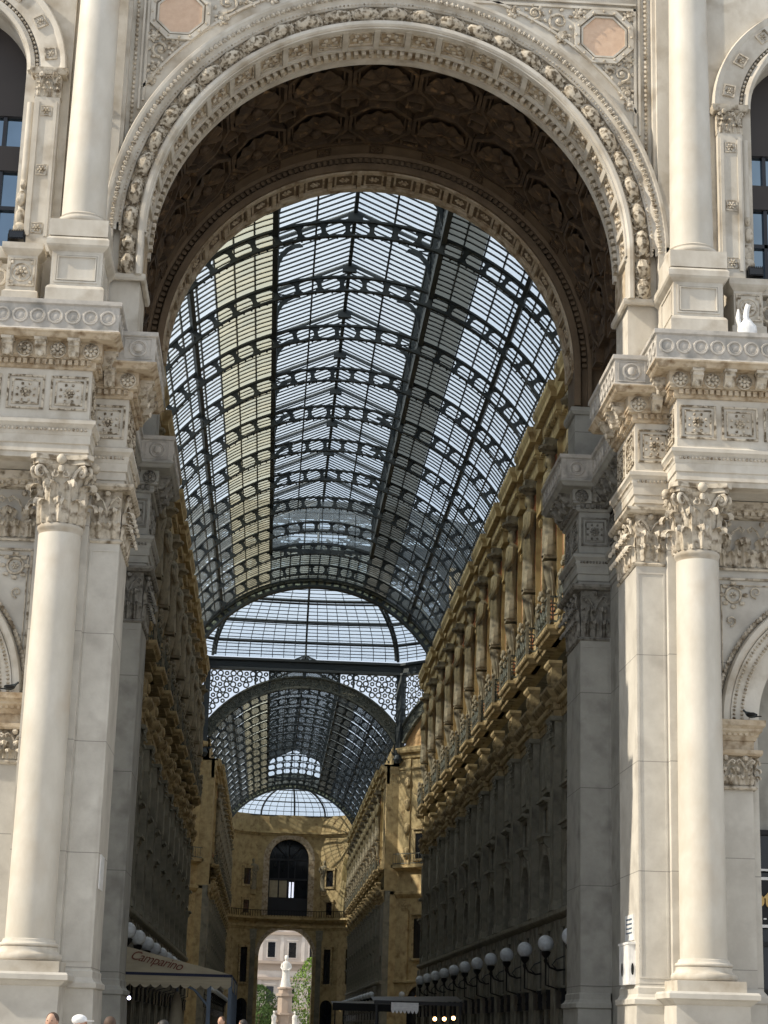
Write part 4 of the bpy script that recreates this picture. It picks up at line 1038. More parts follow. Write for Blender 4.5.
def make_pilaster():
    t = proto('giant_pilaster', 'pilaster')
    b = B(); b.box(-.26, 0, -.48, .48, 6.5, 12.7); b.box(-.31, -.26, -.48, -.38, 6.7, 12.5); b.box(-.31, -.26, .38, .48, 6.7, 12.5); b.build('shaft', 'drab', t)
    b = B(); b.box(-.36, 0, -.56, .56, 6.28, 6.55); b.box(-.32, 0, -.52, .52, 6.5, 6.7); b.build('base', 'drabcarved', t)
    b = B(); b.box(-.28, 0, -.5, .5, 12.7, 13.85); pth = [(0, .5), (-.28, .5), (-.28, -.5), (0, -.5)]
    capband(b, pth, 12.7, 13.75, .16, .3); b.sweep([(-.05, 13.68), (.16, 13.68), (.2, 13.76), (.2, 13.86), (-.05, 13.86)], pth); b.build('capital', 'drabcarved', t, True)
    b = B(); pth = [(0, .52), (-.42, .52), (-.42, -.52), (0, -.52)]
    b.sweep([(-.1, 15.0), (.04, 15.0), (.04, 15.2), (0, 15.25), (0, 15.85), (.06, 15.9), (.14, 16.0), (.14, 16.12), (-.1, 16.16)], pth); b.box(-.4, 0, -.5, .5, 15, 16.1)
    b.ell((-.45, 0, 15.5), (.1, .25, .25), 8, 5); b.build('impost_block', 'ochrecarved', t)
    return t
def make_balcony():
    t = proto('balcony', 'balcony')
    pth = [(0.0, 3.12), (-.28, 3.12), (-.28, 1.55), (-.62, 1.55), (-.62, -1.55), (-.28, -1.55), (-.28, -3.12), (0, -3.12)]
    b = B(); b.sweep([(-.4, 16.98), (.02, 16.98), (.06, 17.08), (.14, 17.14), (.18, 17.2), (.18, 17.34), (-.4, 17.36)], pth); b.box(-.6, 0, -1.5, 1.5, 17.0, 17.3); b.box(-.26, 0, -3.1, 3.1, 17.0, 17.3)
    b.build('slab', 'ochrecarved', t)
    p2 = [(-.36, 3.12), (-.36, 1.62), (-.72, 1.62), (-.72, -1.62), (-.36, -1.62), (-.36, -3.12)]
    b = B()
    for z in (17.5, 18.5): b.sweep([(-.03, z - .03), (.03, z - .03), (.03, z + .04), (-.03, z + .04)], p2)
    b.build('rail', 'ironpale', t)
    b = B()
    def piece(w):
        ring(w, .26, .035, 12, 4); w.box(-.02, .02, -.02, .02, -.5, .5); ring(w, .12, .03, 8, 4)
    along(p2, .62, lambda m_, q, L: with_m(b, m_, piece), 18.0)
    b.build('railing_scrollwork', 'ironpale', t)
    b = B()
    for y in (1.62, -1.62):
        b.box(-.78, -.66, y - .06, y + .06, 17.35, 18.6); b.ell((-.72, y, 18.7), (.1, .1, .12), 7, 5)
    for k in range(7):
        a = pi * k / 6; b.ell((-.80, cos(a) * .7, 18.2 + sin(a) * .75), (.10, .16, .14), 6, 4)
    b.build('carved_lunette', 'statue', t, True)
    return t
def make_upper_window():
    t = proto('pedimented_window', 'window')
    b = B(); w = 1.05
    b.box(-.14, 0, -w - .28, -w, 18.3, 23.0); b.box(-.14, 0, w, w + .28, 18.3, 23.0); b.box(-.14, 0, -w - .28, w + .28, 22.8, 23.2)
    b.build('frame', 'ochrecarved', t)
    b = B(); b.box(-.2, 0, -w - .5, w + .5, 23.3, 23.45); b.box(-.34, 0, -w - .6, w + .6, 23.45, 23.6)
    b.m = Matrix(((0, 1, 0, -.3), (1, 0, 0, 0), (0, 0, 1, 0), (0, 0, 0, 1))); b.prism([(-w - .6, 23.6), (w + .6, 23.6), (0, 24.35)], 0, .3); b.m = None
    for y in (-w - .15, w + .15): b.ell((-.2, y, 23.1), (.12, .13, .22), 6, 4)
    b.build('pediment', 'ochre', t)
    b = B(); b.box(-.05, -.02, -w, w, 18.3, 22.8); pn = b.build('pane', 'wglass', t)
    b = B(); b.box(-.09, -.03, -.05, .05, 18.3, 22.8); b.box(-.09, -.03, -w, w, 21.3, 21.4); b.build('glazing_bar', 'ironpale', pn)
    b = B(); b.box(-.1, 0, -w - .42, -w - .28, 18.3, 23.2); b.box(-.1, 0, w + .28, w + .42, 18.3, 23.2)
    b.box(-.08, 0, -w - .9, -w - .62, 18.6, 24.6); b.box(-.08, 0, w + .62, w + .9, 18.6, 24.6); b.build('marble_strip', 'red', t)
    return t
def make_hood_window():
    t = proto('hooded_window', 'window'); w = .6
    b = B(); b.box(-.12, 0, -w - .18, -w, 9.55, 10.75); b.box(-.12, 0, w, w + .18, 9.55, 10.75); b.box(-.14, 0, -w - .18, w + .18, 10.6, 10.8); b.build('frame', 'drabcarved', t)
    b = B(); b.box(-.38, 0, -w - .35, w + .35, 10.85, 10.97); b.box(-.28, 0, -w - .28, w + .28, 10.78, 10.87); b.build('hood', 'drabcarved', t)
    b = B(); b.box(-.42, 0, -w - .4, w + .4, 9.38, 9.5); b.box(-.3, 0, -w - .2, w + .2, 9.2, 9.38)
    for y in (-.6, .6): b.prism([(0, 8.9), (-.1, 8.95), (-.32, 9.25), (0, 9.25)], y - .08, y + .08)
    b.build('sill', 'drabcarved', t)
    b = B(); b.box(-.05, -.01, -w, w, 9.55, 10.7); b.build('pane', 'wglass', t)
    b = B(); b.box(-.16, 0, -w - .2, w + .2, 11.2, 13.3); b.box(-.2, -.16, -w, w, 11.4, 13.1); b.build('relief_panel', 'drabcarved', t)
    return t
def make_arch_window():
    t = proto('arched_window', 'window')
    mm = Matrix(((0, 1, 0, 0), (1, 0, 0, 0), (0, 0, 1, 0), (0, 0, 0, 1)))
    b = B(); b.m = mm; b.arc([(1.47, -.12), (1.47, .05), (1.78, .05), (1.78, -.06), (1.72, -.12)], 0, 7.3, 0, pi, 22)
    for sd in (-1, 1): b.box(sd * 1.62 - .15, sd * 1.62 + .15, -.12, 0, 6.3, 7.3)
    b.prism([(-.14, 8.7), (.14, 8.7), (.2, 9.1), (-.2, 9.1)], -.22, 0); b.m = None; b.build('arch_moulding', 'drabcarved', t, True)
    b = B(); b.m = mm; pts = [(-1.5, 6.3)] + [(-1.5 * cos(pi * i / 14), 7.3 + 1.5 * sin(pi * i / 14)) for i in range(15)] + [(1.5, 6.3)]; b.prism(pts, .40, .43); b.m = None; b.build('pane', 'wglass', t)
    b = B(); b.m = mm; b.box(-.04, .04, .34, .42, 6.3, 8.77); b.box(-1.5, 1.5, .34, .42, 7.26, 7.34); b.box(-1.5, -1.4, .34, .42, 6.3, 7.3); b.box(1.4, 1.5, .34, .42, 6.3, 7.3); b.m = None; b.build('frame', 'frame', t)
    return t
def make_shop():
    t = proto('shopfront', 'shopfront')
    b = B(); b.box(-.18, 0, -2.95, -2.0, 0, 5.9); b.box(-.18, 0, 2.0, 2.95, 0, 5.9); b.box(-.18, 0, -.45, .45, 3.3, 5.9); b.box(-.24, -.18, -2.85, -2.1, 3.4, 5.0); b.box(-.24, -.18, 2.1, 2.85, 3.4, 5.0); b.build('pier', 'drab', t)
    b = B()
    for y in (-1.25, 1.25): b.box(-.30, -.05, y - .62, y + .62, 2.55, 3.2); b.box(-.34, -.05, y - .66, y + .66, 3.15, 3.3); b.box(-.32, -.05, y - .62, y + .62, 2.8, 2.86)
    b.build('awning_box', 'black', t)
    b = B(); b.box(-.04, -.01, -2.0, 2.0, 0, 5.7); b.build('pane', 'wglass', t)
    b = B()
    for y in (-1.95, 0, 1.95): b.box(-.12, 0, y - .06, y + .06, 0, 5.8)
    b.box(-.12, 0, -2, 2, 5.6, 5.9); b.box(-.12, 0, -2, 2, 3.3, 3.4); b.build('frame', 'drabcarved', t)
    return t
PR = dict(caryatid=make_caryatid(), pil=make_pilaster(), balc=make_balcony(), upw=make_upper_window(), hood=make_hood_window(), arw=make_arch_window(), shop=make_shop())
DESC = dict(caryatid=('sunlit stone caryatid under its basket capital', 'shaded stone caryatid under its basket capital', 'caryatids'),
            pil=('giant flat pilaster with carved capital', 'giant flat pilaster with carved capital', 'giant pilasters'),
            balc=('stone balcony with scrolled iron railing', 'stone balcony with scrolled iron railing', 'balconies'),
            upw=('tall pedimented window between statues', 'tall pedimented window between statues', 'pedimented windows'),
            hood=('small flat hooded window', 'small flat hooded window', 'hooded windows'),
            arw=('arched mezzanine window above the shops', 'arched mezzanine window above the shops', 'arched windows'),
            shop=('dark ground floor shopfront', 'dark ground floor shopfront', 'shopfronts'))
used = set()
def place(key, loc, rz, label, group):
    if key not in used:
        used.add(key); r = PR[key]; r.location = loc; r.rotation_euler = (0, 0, rz); r['label'] = label; r['group'] = group; return r
    return dup(PR[key], loc, rz, label, group)
def fill(yp0, n, wing, where, ya, yb):
    for s in (1, -1):
        SD = SIDE[s]; rz = 0 if s > 0 else pi
        for k in range(n):
            for key in ('caryatid', 'pil', 'balc', 'upw', 'hood', 'arw', 'shop'):
                mid = key in ('upw', 'hood', 'arw', 'shop')
                y = yp0 + BAY * (k + (.5 if mid else 0))
                if y < ya + (1 if mid else .4) or y + (1 if mid else .3) > yb: continue
                d = DESC[key][0 if (s > 0 or key != 'caryatid') else 1]
                lab = '%s, %s from the %s, %s wall, %s gallery' % (d, ORD[k], 'entrance' if wing == 'near' else 'dome', SD, wing)
                place(key, (s * 8.7, y, 0), rz, lab, '%s on the %s wall of the %s gallery' % (DESC[key][2], SD, wing))
fill(Y0, NB, 'near', '', 13.1, 92)
fill(146.25, 12, 'far', '', 140, 220)

# ------------------------------------------------------------------ octagon under the dome
HS = 9.94; AP = 24.0; YC = 116.0
def side_m(k):      # frame whose x runs along the side, y outward, z up ; k=0 is the far side
    a = k * pi / 4          # outward direction angle measured from +Y clockwise
    out = Vector((sin(a), cos(a), 0)); tx = Vector((cos(a), -sin(a), 0))
    c = Vector((0, YC, 0)) + out * AP
    return Matrix(((tx.x, out.x, 0, c.x), (tx.y, out.y, 0, c.y), (0, 0, 1, 0), (0, 0, 0, 1)))
names = {0: 'far', 1: 'far right', 2: 'right', 3: 'near right', 4: 'near', 5: 'near left', 6: 'left', 7: 'far left'}
for k in range(8):
    m = side_m(k); open_ = (k % 2 == 0); oc = names[k]
    if k in (1, 7, 3, 5, 2, 6):
        b = B(1, m)
        if k in (2, 6): b.box(-HS, HS, 8, 8.6, 0, 30)
        if k in (2, 6): b.box(-HS - .8, -HS, 0, 8.6, 0, 30); b.box(HS, HS + .8, 0, 8.6, 0, 30); b.box(-HS - .8, HS + .8, 0, 8.6, 30, 30.4)
        b.box(-HS, HS, 0, .6, 0, 29.3) if k not in (2, 6) else None
        b.box(-HS, HS, .1, .6, 29.3, 36.4) if k in (3, 5) else None
        b.build('wall_' + oc.replace(' ', '_'), 'ochre', kind='structure')['label'] = 'ochre %s wall of the octagon' % oc
    if k in (1, 7):
        b = B(1, m); pts = [(x / 10 * HS * .97, 24 + sqrt(10.95 ** 2 - (x / 10 * HS * .97) ** 2)) for x in range(-10, 11)]
        b.prism([(-HS * .97, 29.0)] + pts + [(HS * .97, 29.0)], .2, .3)
        o = b.build('lunette_fresco', 'fresco', None, base=tuple(m @ Vector((0, .2, 29)))); tag(o, 'faded painted lunette on the %s wall under the dome' % oc, 'fresco')
        t = thing('wall_cornice', 'stone cornice and string courses on the %s wall under the dome' % oc, 'cornice', tuple(m @ Vector((0, 0, 0))))
        b = B(1, m)
        pth = [(-HS, 0), (HS, 0)]
        b.sweep([(0, 28.0), (.2, 28.1), (.3, 28.4), (.6, 28.6), (.7, 28.8), (.7, 29.1), (0, 29.2)], pth)
        b.sweep([(0, 26.9), (.1, 26.95), (.1, 27.1), (0, 27.2)], pth)
        b.sweep([(0, 16.9), (.4, 17.0), (.7, 17.15), (.7, 17.4), (0, 17.45)], pth)
        b.sweep([(0, 14.2), (.2, 14.4), (.35, 14.6), (.35, 14.85), (0, 14.9)], pth)
        b.sweep([(0, 6.0), (.25, 6.1), (.25, 6.3), (0, 6.35)], pth)
        b.build('moulding', 'ochre', t)
        b = B(1, m)
        for x in (-8.6, -4.6, 4.6, 8.6):
            b.box(x - .45, x + .45, -.25, 0, 6.3, 13.0); b.box(x - .3, x + .3, -.15, 0, 17.5, 28)
        b.build('pilaster', 'ochre', t)
        b = B(1, m)
        for x in (-8.6, -4.6, 4.6, 8.6):
            with_m(b, Matrix.Translation((x, 0, 0)), lambda q: capband(q, [(-.5, -.25), (.5, -.25)], 12.9, 14.1, .15, .33))
            for z in (18.6, 21.0, 23.4, 25.6): b.ell((x, -.25, z), (.35, .2, .6), 7, 5)
        b.build('carving', 'ochrecarved', t, True)
        b = B(1, m)
        for z in (17.55, 18.5): b.box(-HS, HS, -.66, -.6, z - .03, z + .05)
        for i in range(60): b.box(-HS + i * .333 - .015, -HS + i * .333 + .015, -.65, -.62, 17.5, 18.5)
        b.build('railing', 'ironpale', t)
        t = thing('window_group', 'stone framed windows on the %s wall under the dome' % oc, 'windows', tuple(m @ Vector((0, 0, 0))))
        for x, z0, z1, w in ((-6.6, 18.0, 20.5, .9), (-6.6, 8.4, 12.2, .9), (0, 18.5, 22.5, 1.3), (-6.6, 22.4, 24.0, .65), (6.6, 18.0, 20.5, .9), (6.6, 22.4, 24.0, .65), (0, 8.4, 12.2, 1.3), (6.6, 8.4, 12.2, .9)):
            b = B(1, m); b.box(x - w - .2, x - w, -.15, 0, z0, z1); b.box(x + w, x + w + .2, -.15, 0, z0, z1); b.box(x - w - .2, x + w + .2, -.15, 0, z1, z1 + .25); b.box(x - w - .35, x + w + .35, -.35, 0, z1 + .35, z1 + .5); b.box(x - w - .3, x + w + .3, -.3, 0, z0 - .2, z0); f_ = b.build('window_frame', 'ochrecarved', t)
            b = B(1, m); b.box(x - w, x + w, -.06, -.02, z0, z1); b.box(x - .04, x + .04, -.1, -.02, z0, z1); b.build('pane', 'wglass', f_)
        for x in (-6.6, 0, 6.6):
            b = B(1, m); b.arc([(1.6, -.2), (1.6, 0), (2.0, 0), (2.0, -.14)], x, 4.2, 0, pi, 20); b.build('shop_arch', 'ochrecarved', t)
            b = B(1, m); b.prism([(x - 1.6, 0)] + [(x - 1.6 * cos(pi * i / 12), 4.2 + 1.6 * sin(pi * i / 12)) for i in range(13)] + [(x + 1.6, 0)], -.05, -.02); b.build('shop_pane', 'wglass', t)
            if x < 0 and k == 1:
                b = B(1, m)
                for i in range(5): b.ell((x - .2 + .3 * cos(i * 1.26), -.12, 4.6 + .3 * sin(i * 1.26)), (.09, .05, .09), 5, 4)
                b.build('lit_sign', 'amber', t)
    # ornamental iron arch band and pierced spandrels
    t = thing('iron_arch', 'ornamented iron arch with pierced tracery on the %s side of the dome opening' % oc, 'iron arch', tuple(m @ Vector((0, 0, 30))))
    b = B(1, m); aL = radians(31)
    for r0, r1, y0, y1 in ((10.9, 11.1, -.3, .3), (12.05, 12.2, -.25, .3), (11.1, 12.05, 0, .1)): b.arc([(r0, y0), (r0, y1), (r1, y1), (r1, y0)], 0, 24, aL, pi - aL, 44)
    b.build('band', 'ironpale', t)
    b = B(1, m)
    for i in range(26):
        a = aL + (pi - 2 * aL) * (i + .5) / 26; b.m = m @ frame_m((cos(a) * 11.57, 0, 24 + sin(a) * 11.57), (0, -1, 0)); ring(b, .30, .07, 12, 4); ring(b, .13, .06, 8, 4)
    b.m = m; b.build('band_rings', 'ironpale', t)
    b = B(1, m); r = .30
    for i in range(-26, 27):
        for j in range(0, 22):
            x = (i + .5 * (j % 2)) * .66; z = 29.4 + j * .57
            if abs(x) > HS - .1 or z > 36.5: continue
            d = hypot(x, z - 24)
            if d < 12.35: continue
            b.m = m @ frame_m((x, .05, z), (0, -1, 0)); ring(b, .27 if (i + j) % 3 else .17, .075, 10, 4)
    b.m = m; b.build('pierced_tracery', 'ironpale', t)
    b = B(1, m); b.box(-HS - .3, -HS + .35, -.45, .3, 28.8, 36.8); b.lathe([(.3, 27.6), (.5, 28.0), (.35, 28.4), (.5, 28.9)], (-HS, -.3, 0), 10); b.box(-.15, .15, -.3, .1, 36.0, 36.8); b.box(-5.1, -4.9, -.3, .1, 35.2, 36.8); b.box(4.9, 5.1, -.3, .1, 35.2, 36.8)
    b.build('corner_post', 'iron', t)
# ring beam + dome
dm = thing('glass_dome', 'great ribbed iron and glass dome over the crossing', 'dome', (0, YC, 36.6))
b = B(); po = []
Rr = AP / cos(pi / 8)
pth = [(Rr * sin(pi / 8 + k * pi / 4), YC + Rr * cos(pi / 8 + k * pi / 4)) for k in range(8)]
b.sweep([(-.35, 36.6), (.5, 36.6), (.5, 36.8), (.15, 36.9), (.15, 37.5), (.45, 37.6), (.45, 37.85), (-.35, 37.85)], pth, closed=True)
b.build('ring_beam', 'iron', dm)
RD = 24.2; HD = 7.5; ZD = 37.8
def dp(t, ph, off=0):   # t: 0 base .. 1 crown
    th = t * pi / 2 * .93; r = (RD + off) * cos(th) ** .9; z = ZD + (HD + off) * sin(th); 
    q = cos(pi / 8) / cos(((ph + pi / 8) % (pi / 4)) - pi / 8) if t < 1 else 1
    r = r * (q * (1 - t) + t) * (1 + .02)
    return (r * sin(ph), YC + r * cos(ph), z)
for k in range(16):
    b = B(); ph = k * pi / 8
    big = k % 2 == 1
    for off in (0, -.7):
        b.tube([dp(i / 20, ph, off) for i in range(21)], .16 if big else .11, 6)
    for i in range(20):
        b.tube([dp(i / 20, ph, 0), dp((i + .5) / 20, ph, -.7), dp((i + 1) / 20, ph, 0)], .06, 4)
    b.build('dome_rib', 'iron', dm)
b = B()
for j in range(1, 34):
    t = j / 34; rr = .17 if j % 6 == 5 else .045
    pts = [dp(t, i * pi / 32, 0) for i in range(65)]
    b.tube(pts, rr, 4)
    if j % 6 == 5: b.tube([dp(t, i * pi / 32, -.6) for i in range(65)], .09, 4)
b.build('dome_hoops', 'iron', dm)
b = B()
for k in range(128):
    if k % 8 == 0: continue
    ph = k * pi / 64; tm = .8 if k % 2 == 0 else .5
    b.tube([dp(tm * i / 8, ph, 0) for i in range(9)], .035, 4)
b.build('dome_glazing_bars', 'iron', dm)
b = B(); b.grid([[dp(t / 16, i * pi / 32, .08) for i in range(64)] for t in range(17)], closev=True); b.build('dome_panes', 'roofglass', dm, True)

# ------------------------------------------------------------------ far end of the gallery: apse wall with portal
YE = 226.0
ape = [(-10.5, 219.9), (-7.2, 224.2), (-4.6, YE)]
def seg_m(a, c):
    a = Vector((*a, 0)); c = Vector((*c, 0)); d = (c - a).normalized(); mid = (a + c) / 2
    out = Vector((-d.y, d.x, 0))
    return Matrix(((d.x, out.x, 0, mid.x), (d.y, out.y, 0, mid.y), (0, 0, 1, 0), (0, 0, 0, 1))), (c - a).length / 2
m_c, _ = seg_m((-4.6, YE), (4.6, YE))
b = B(1, m_c); arch_wall(b, 0, 3.85, 11.3, -4.7, 4.7, 0, 16.6, 0, 1.6, zb=0, n=28); arch_wall(b, 0, 2.85, 25.0, -4.7, 4.7, 16.6, 31.3, 0, 1.2, zb=17.0, n=24)
b.build('wall_end', 'ochre', kind='structure')['label'] = 'ochre end wall with tall portal arch at the far end of the gallery'
t = thing('end_wall_mouldings', 'arch rings, cornices and railing on the far end wall', 'mouldings', (0, YE, 0))
full = [(-10.5, 219.9), (-7.4, 224.0), (-4.6, YE), (4.6, YE), (7.4, 224.0), (10.5, 219.9)]
b = B()
for z, d in ((28.6, .5), (16.4, .8), (15.3, .3)):
    b.sweep([(-.1, z - .35), (d * .3, z - .3), (d * .6, z - .05), (d, z + .05), (d, z + .3), (-.1, z + .35)], full)
b.build('cornice', 'ochre', t)
b = B(1, m_c)
b.arc([(2.85, -.15), (2.85, .1), (3.7, .1), (3.7, -.1), (3.4, -.2)], 0, 25.0, 0, pi, 24); b.box(-3.7, -2.85, -.15, 0, 17, 25); b.box(2.85, 3.7, -.15, 0, 17, 25)
b.arc([(3.85, -.15), (3.85, .1), (4.4, .1), (4.4, -.15)], 0, 11.3, 0, pi, 28)
b.build('arch_ring', 'warm', t)
b = B(); b.sweep([(-.03, 17.6), (.03, 17.6), (.03, 17.7), (-.03, 17.7)], [(p[0] * .96, p[1] - .65) for p in full])
along([(p[0] * .96, p[1] - .65) for p in full], .4, lambda mm, q, L: with_m(b, mm, lambda w: w.box(-.03, .03, -.03, .03, -.8, .1)), 17.6)
b.build('railing', 'black', t)
for s in (1, -1):
    segs = [((4.6, YE), (7.4, 224.0)), ((7.4, 224.0), (10.5, 219.9))]
    b = B(s)
    for a, c in segs:
        mm, hl = seg_m(a, c); b.m = mm; b.box(-hl, hl, 0, .6, 0, 31.3)
    b.m = None
    b.build('wall_' + SIDE[s], 'ochre', kind='structure')['label'] = 'curved %s wall beside the far portal' % SIDE[s]
    tp = thing('portal_pilaster', 'flat pilaster with capital on the %s side of the far portal' % SIDE[s], 'pilaster', (s * 4.75, YE, 0)); b = B(s); b.box(4.35, 5.1, YE - .35, YE + .1, 0, 13.6); b.build('shaft', 'drab', tp); b = B(s); b.box(4.25, 5.2, YE - .45, YE + .1, 13.6, 15.0); b.box(4.2, 5.25, YE - .5, YE + .1, 14.7, 15.0); b.build('capital', 'drabcarved', tp)
    t = thing('side_windows', 'stacked stone framed windows on the curved %s wall beside the far portal' % SIDE[s], 'windows', (s * 7, 224, 0))
    for (a, c) in segs:
        mm, hl = seg_m(a, c)
        for z0, z1, w in ((21.2, 23.5, .6), (17.2, 19.0, .5), (7.6, 12.4, .6)):
            b = B(s, mm); b.box(-w - .25, w + .25, -.2, 0, z0 - .3, z0); b.box(-w - .25, -w, -.2, 0, z0, z1); b.box(w, w + .25, -.2, 0, z0, z1); b.box(-w - .35, w + .35, -.3, 0, z1, z1 + .35); wf = b.build('window_frame', 'ochrecarved', t)
            b = B(s, mm); b.box(-w, w, -.06, -.02, z0, z1); b.build('pane', 'wglass', wf)
        b = B(s, mm); b.prism([(-1.0, 0)] + [(-1.0 * cos(pi * i / 12), 4.4 + 1.0 * sin(pi * i / 12)) for i in range(13)] + [(1.0, 0)], -.05, -.02); b.build('shop_pane', 'wglass', t)
    t = thing('niche_statue', 'weathered statue on the %s side of the far portal' % SIDE[s], 'statue', (s * 4.7, YE - .4, 20))
    b = B(s, Matrix.Translation((5.1, YE - .4, 0)) @ Matrix.Rotation(pi / 2, 4, 'Z')); figure(b, 0); b.build('figure', 'statue', t, True)
    b = B(s); b.box(4.75, 5.45, YE - .7, YE + .1, 19.9, 20.5); b.build('bracket', 'ochrecarved', t)
w = thing('window_5', 'tall arched window above the far portal', 'window', (0, YE + .8, 17)); w['kind'] = 'structure'
b = B(1, m_c); b.box(-2.85, 2.85, .9, .95, 17, 28); b.build('pane', 'wglass', w)
b = B(1, m_c)
for x in (-2.8, -1.4, -.05, .9, 2.8): b.box(x - .07, x + .07, .75, .9, 17, 25.2)
for z in (19.4, 22.2, 25.0): b.box(-2.85, 2.85, .7, .9, z - .12, z + .12)
for a in (45, 90, 135): b.tube([(0, .85, 25.0), (cos(radians(a)) * 2.8, .85, 25 + sin(radians(a)) * 2.8)], .08, 4)
b.box(-2.85, 2.85, .7, .88, 17, 19.3); b.build('frame', 'frame', w)
b = B(1, m_c); b.box(.12, .38, .8, .88, 19.6, 21.8); b.box(.55, .82, .8, .88, 19.6, 21.8); b.build('sky_lit_pane', plain('sky_lit_glass', (.8, .8, .85), .3, 0, (.8, .85, 1), 1.0), w)  # emission stands in for sky light on these two panes
b = B(1, m_c); b.box(-2.7, -1.5, .8, .88, 19.6, 22.0); b.box(-1.3, -.2, .8, .88, 19.6, 22.0); b.build('blind', 'cream', w)
# glass half dome closing the far vault
hd = thing('glass_half_dome', 'ribbed glass half dome above the far end wall', 'glass roof', (0, 219.9, 31))
def hp(t, u, off=0):   # u: -1..1 around apse, t: 0 wall .. 1 crown
    ph = u * pi / 2; th = t * pi / 2
    x = sin(ph) * 10.6 * cos(th); y = 219.9 + cos(ph) * 6.3 * cos(th); z = 31.2 + (3.9 + off) * sin(th) * 1.0
    return (x, y, z)
for u in (-.62, -.27, 0.03, .31, .62):
    b = B(); b.tube([hp(i / 12, u, 0) for i in range(13)], .14, 5); b.build('rib', 'iron', hd)
b = B()
for j in range(0, 8): b.tube([hp(j / 9, -1 + i / 12, 0) for i in range(25)], .045 if j % 3 else .09, 4)
for i in range(-14, 15): b.tube([hp(k / 8, i / 15, 0) for k in range(8)], .035, 4)
b.build('glazing_bars', 'iron', hd)
b = B(); b.grid([[hp(j / 10, -1 + i / 14, .06) for i in range(29)] for j in range(11)]); b.build('panes', 'roofglass', hd, True)

# ------------------------------------------------------------------ globe lamps on the gallery walls
def make_lamp():
    t = proto('globe_lamp', 'lamp')      # origin on the wall plane, interior -x
    b = B(); b.ell((-.8, 0, 4.93), (.31, .31, .31), 20, 12); b.build('globe', 'globe', t, True)
    b = B(); b.lathe([(.05, 4.2), (.09, 4.3), (.05, 4.38), (.16, 4.5), (.2, 4.62), (.14, 4.66)], (-.8, 0, 0), 12)
    b.build('cup', 'black', t, True)
    b = B(); b.tube([(0, 0, 4.0), (-.35, 0, 3.95), (-.65, 0, 4.05), (-.8, 0, 4.3)], .045, 6); b.tube([(-.05, 0, 4.5), (-.4, 0, 4.35), (-.55, 0, 4.15), (-.4, 0, 4.0)], .03, 5)
    b.box(-.06, 0, -.08, .08, 3.3, 4.7); b.tube([(-.8, 0, 4.3), (-.8, 0, 3.4), (-.3, 0, 3.25), (0, 0, 3.3)], .035, 5)
    b.build('bracket', 'black', t, True)
    return t
PR['lamp'] = make_lamp()
for s in (1, -1):
    for k in range(12):
        y = 16.75 + 5.97 * k
        place('lamp', (s * 8.7, y, 0), 0 if s > 0 else pi, 'white globe lamp, %s from the entrance, on the %s gallery wall' % (ORD[k], SIDE[s]), 'globe lamps on the %s wall of the near gallery' % SIDE[s])
    for k in range(12):
        y = 143.0 + 6.2 * k
        place('lamp', (s * 8.7, y, 0), 0 if s > 0 else pi, 'distant white globe lamp, %s from the dome, %s wall, far gallery' % (ORD[k], SIDE[s]), 'globe lamps on the %s wall of the far gallery' % SIDE[s])
for k in range(4):     # lamps on the far right octagon wall
    m = side_m(1); p = m @ Vector((-8.2 + k * 4.5, 0, 0))
    place('lamp', (p.x, p.y, 0), pi / 4, 'white globe lamp on the far right octagon wall, %s from the corner' % ORD[k], 'globe lamps under the dome')

# ------------------------------------------------------------------ text helper (bold, extruded)
def text(name, body, mat, size, mtx, parent=None, extrude=.01, shear=0, space=1.0, bold=0):
    cu = bpy.data.curves.new(name, 'FONT'); cu.body = body; cu.size = size; cu.extrude = extrude; cu.shear = shear; cu.space_character = space; cu.offset = bold
    tmp = bpy.data.objects.new(name, cu); C.objects.link(tmp); bpy.context.view_layer.update(); me = bpy.data.meshes.new_from_object(tmp.evaluated_get(bpy.context.evaluated_depsgraph_get()))
    bpy.data.objects.remove(tmp); me.materials.clear(); me.materials.append(M[mat]); o = bpy.data.objects.new(name, me); C.objects.link(o)
    if parent is not None:
        o.parent = parent; mtx = Matrix.Translation(-Vector(parent.get('_o', (0, 0, 0)))) @ mtx
    o.matrix_local = mtx
    return o
FRONT = Matrix(((1, 0, 0, 0), (0, 0, -1, 0), (0, 1, 0, 0), (0, 0, 0, 1)))   # text facing -Y

# shop sign in the right arcade: letters partly cut by the pillar
t = thing('shop_sign', 'black shop sign board with gold lettering in the right arcade opening', 'sign', (13.4, 3.0, 5.3))
b = B(); b.box(10.7, 16.3, 2.98, 3.1, 4.72, 5.95); b.build('board', 'black', t)
b = B(); b.box(10.7, 16.3, 2.94, 3.1, 5.95, 6.03); b.box(10.7, 16.3, 2.94, 3.1, 4.64, 4.72); b.box(10.7, 16.3, 2.95, 3.0, 6.2, 6.26); b.build('trim', 'white', t)
text('lettering', 'Motta', 'gold', .66, Matrix.Translation((10.31, 2.93, 5.22)) @ FRONT, t, .02, 0, 1.0, .02)
b = B()
for k in range(14):
    if k % 4 != 3: b.box(10.9 + k * .13, 10.98 + k * .13, 2.95, 2.98, 4.86, 4.90)
b.build('small_line', 'white', t)

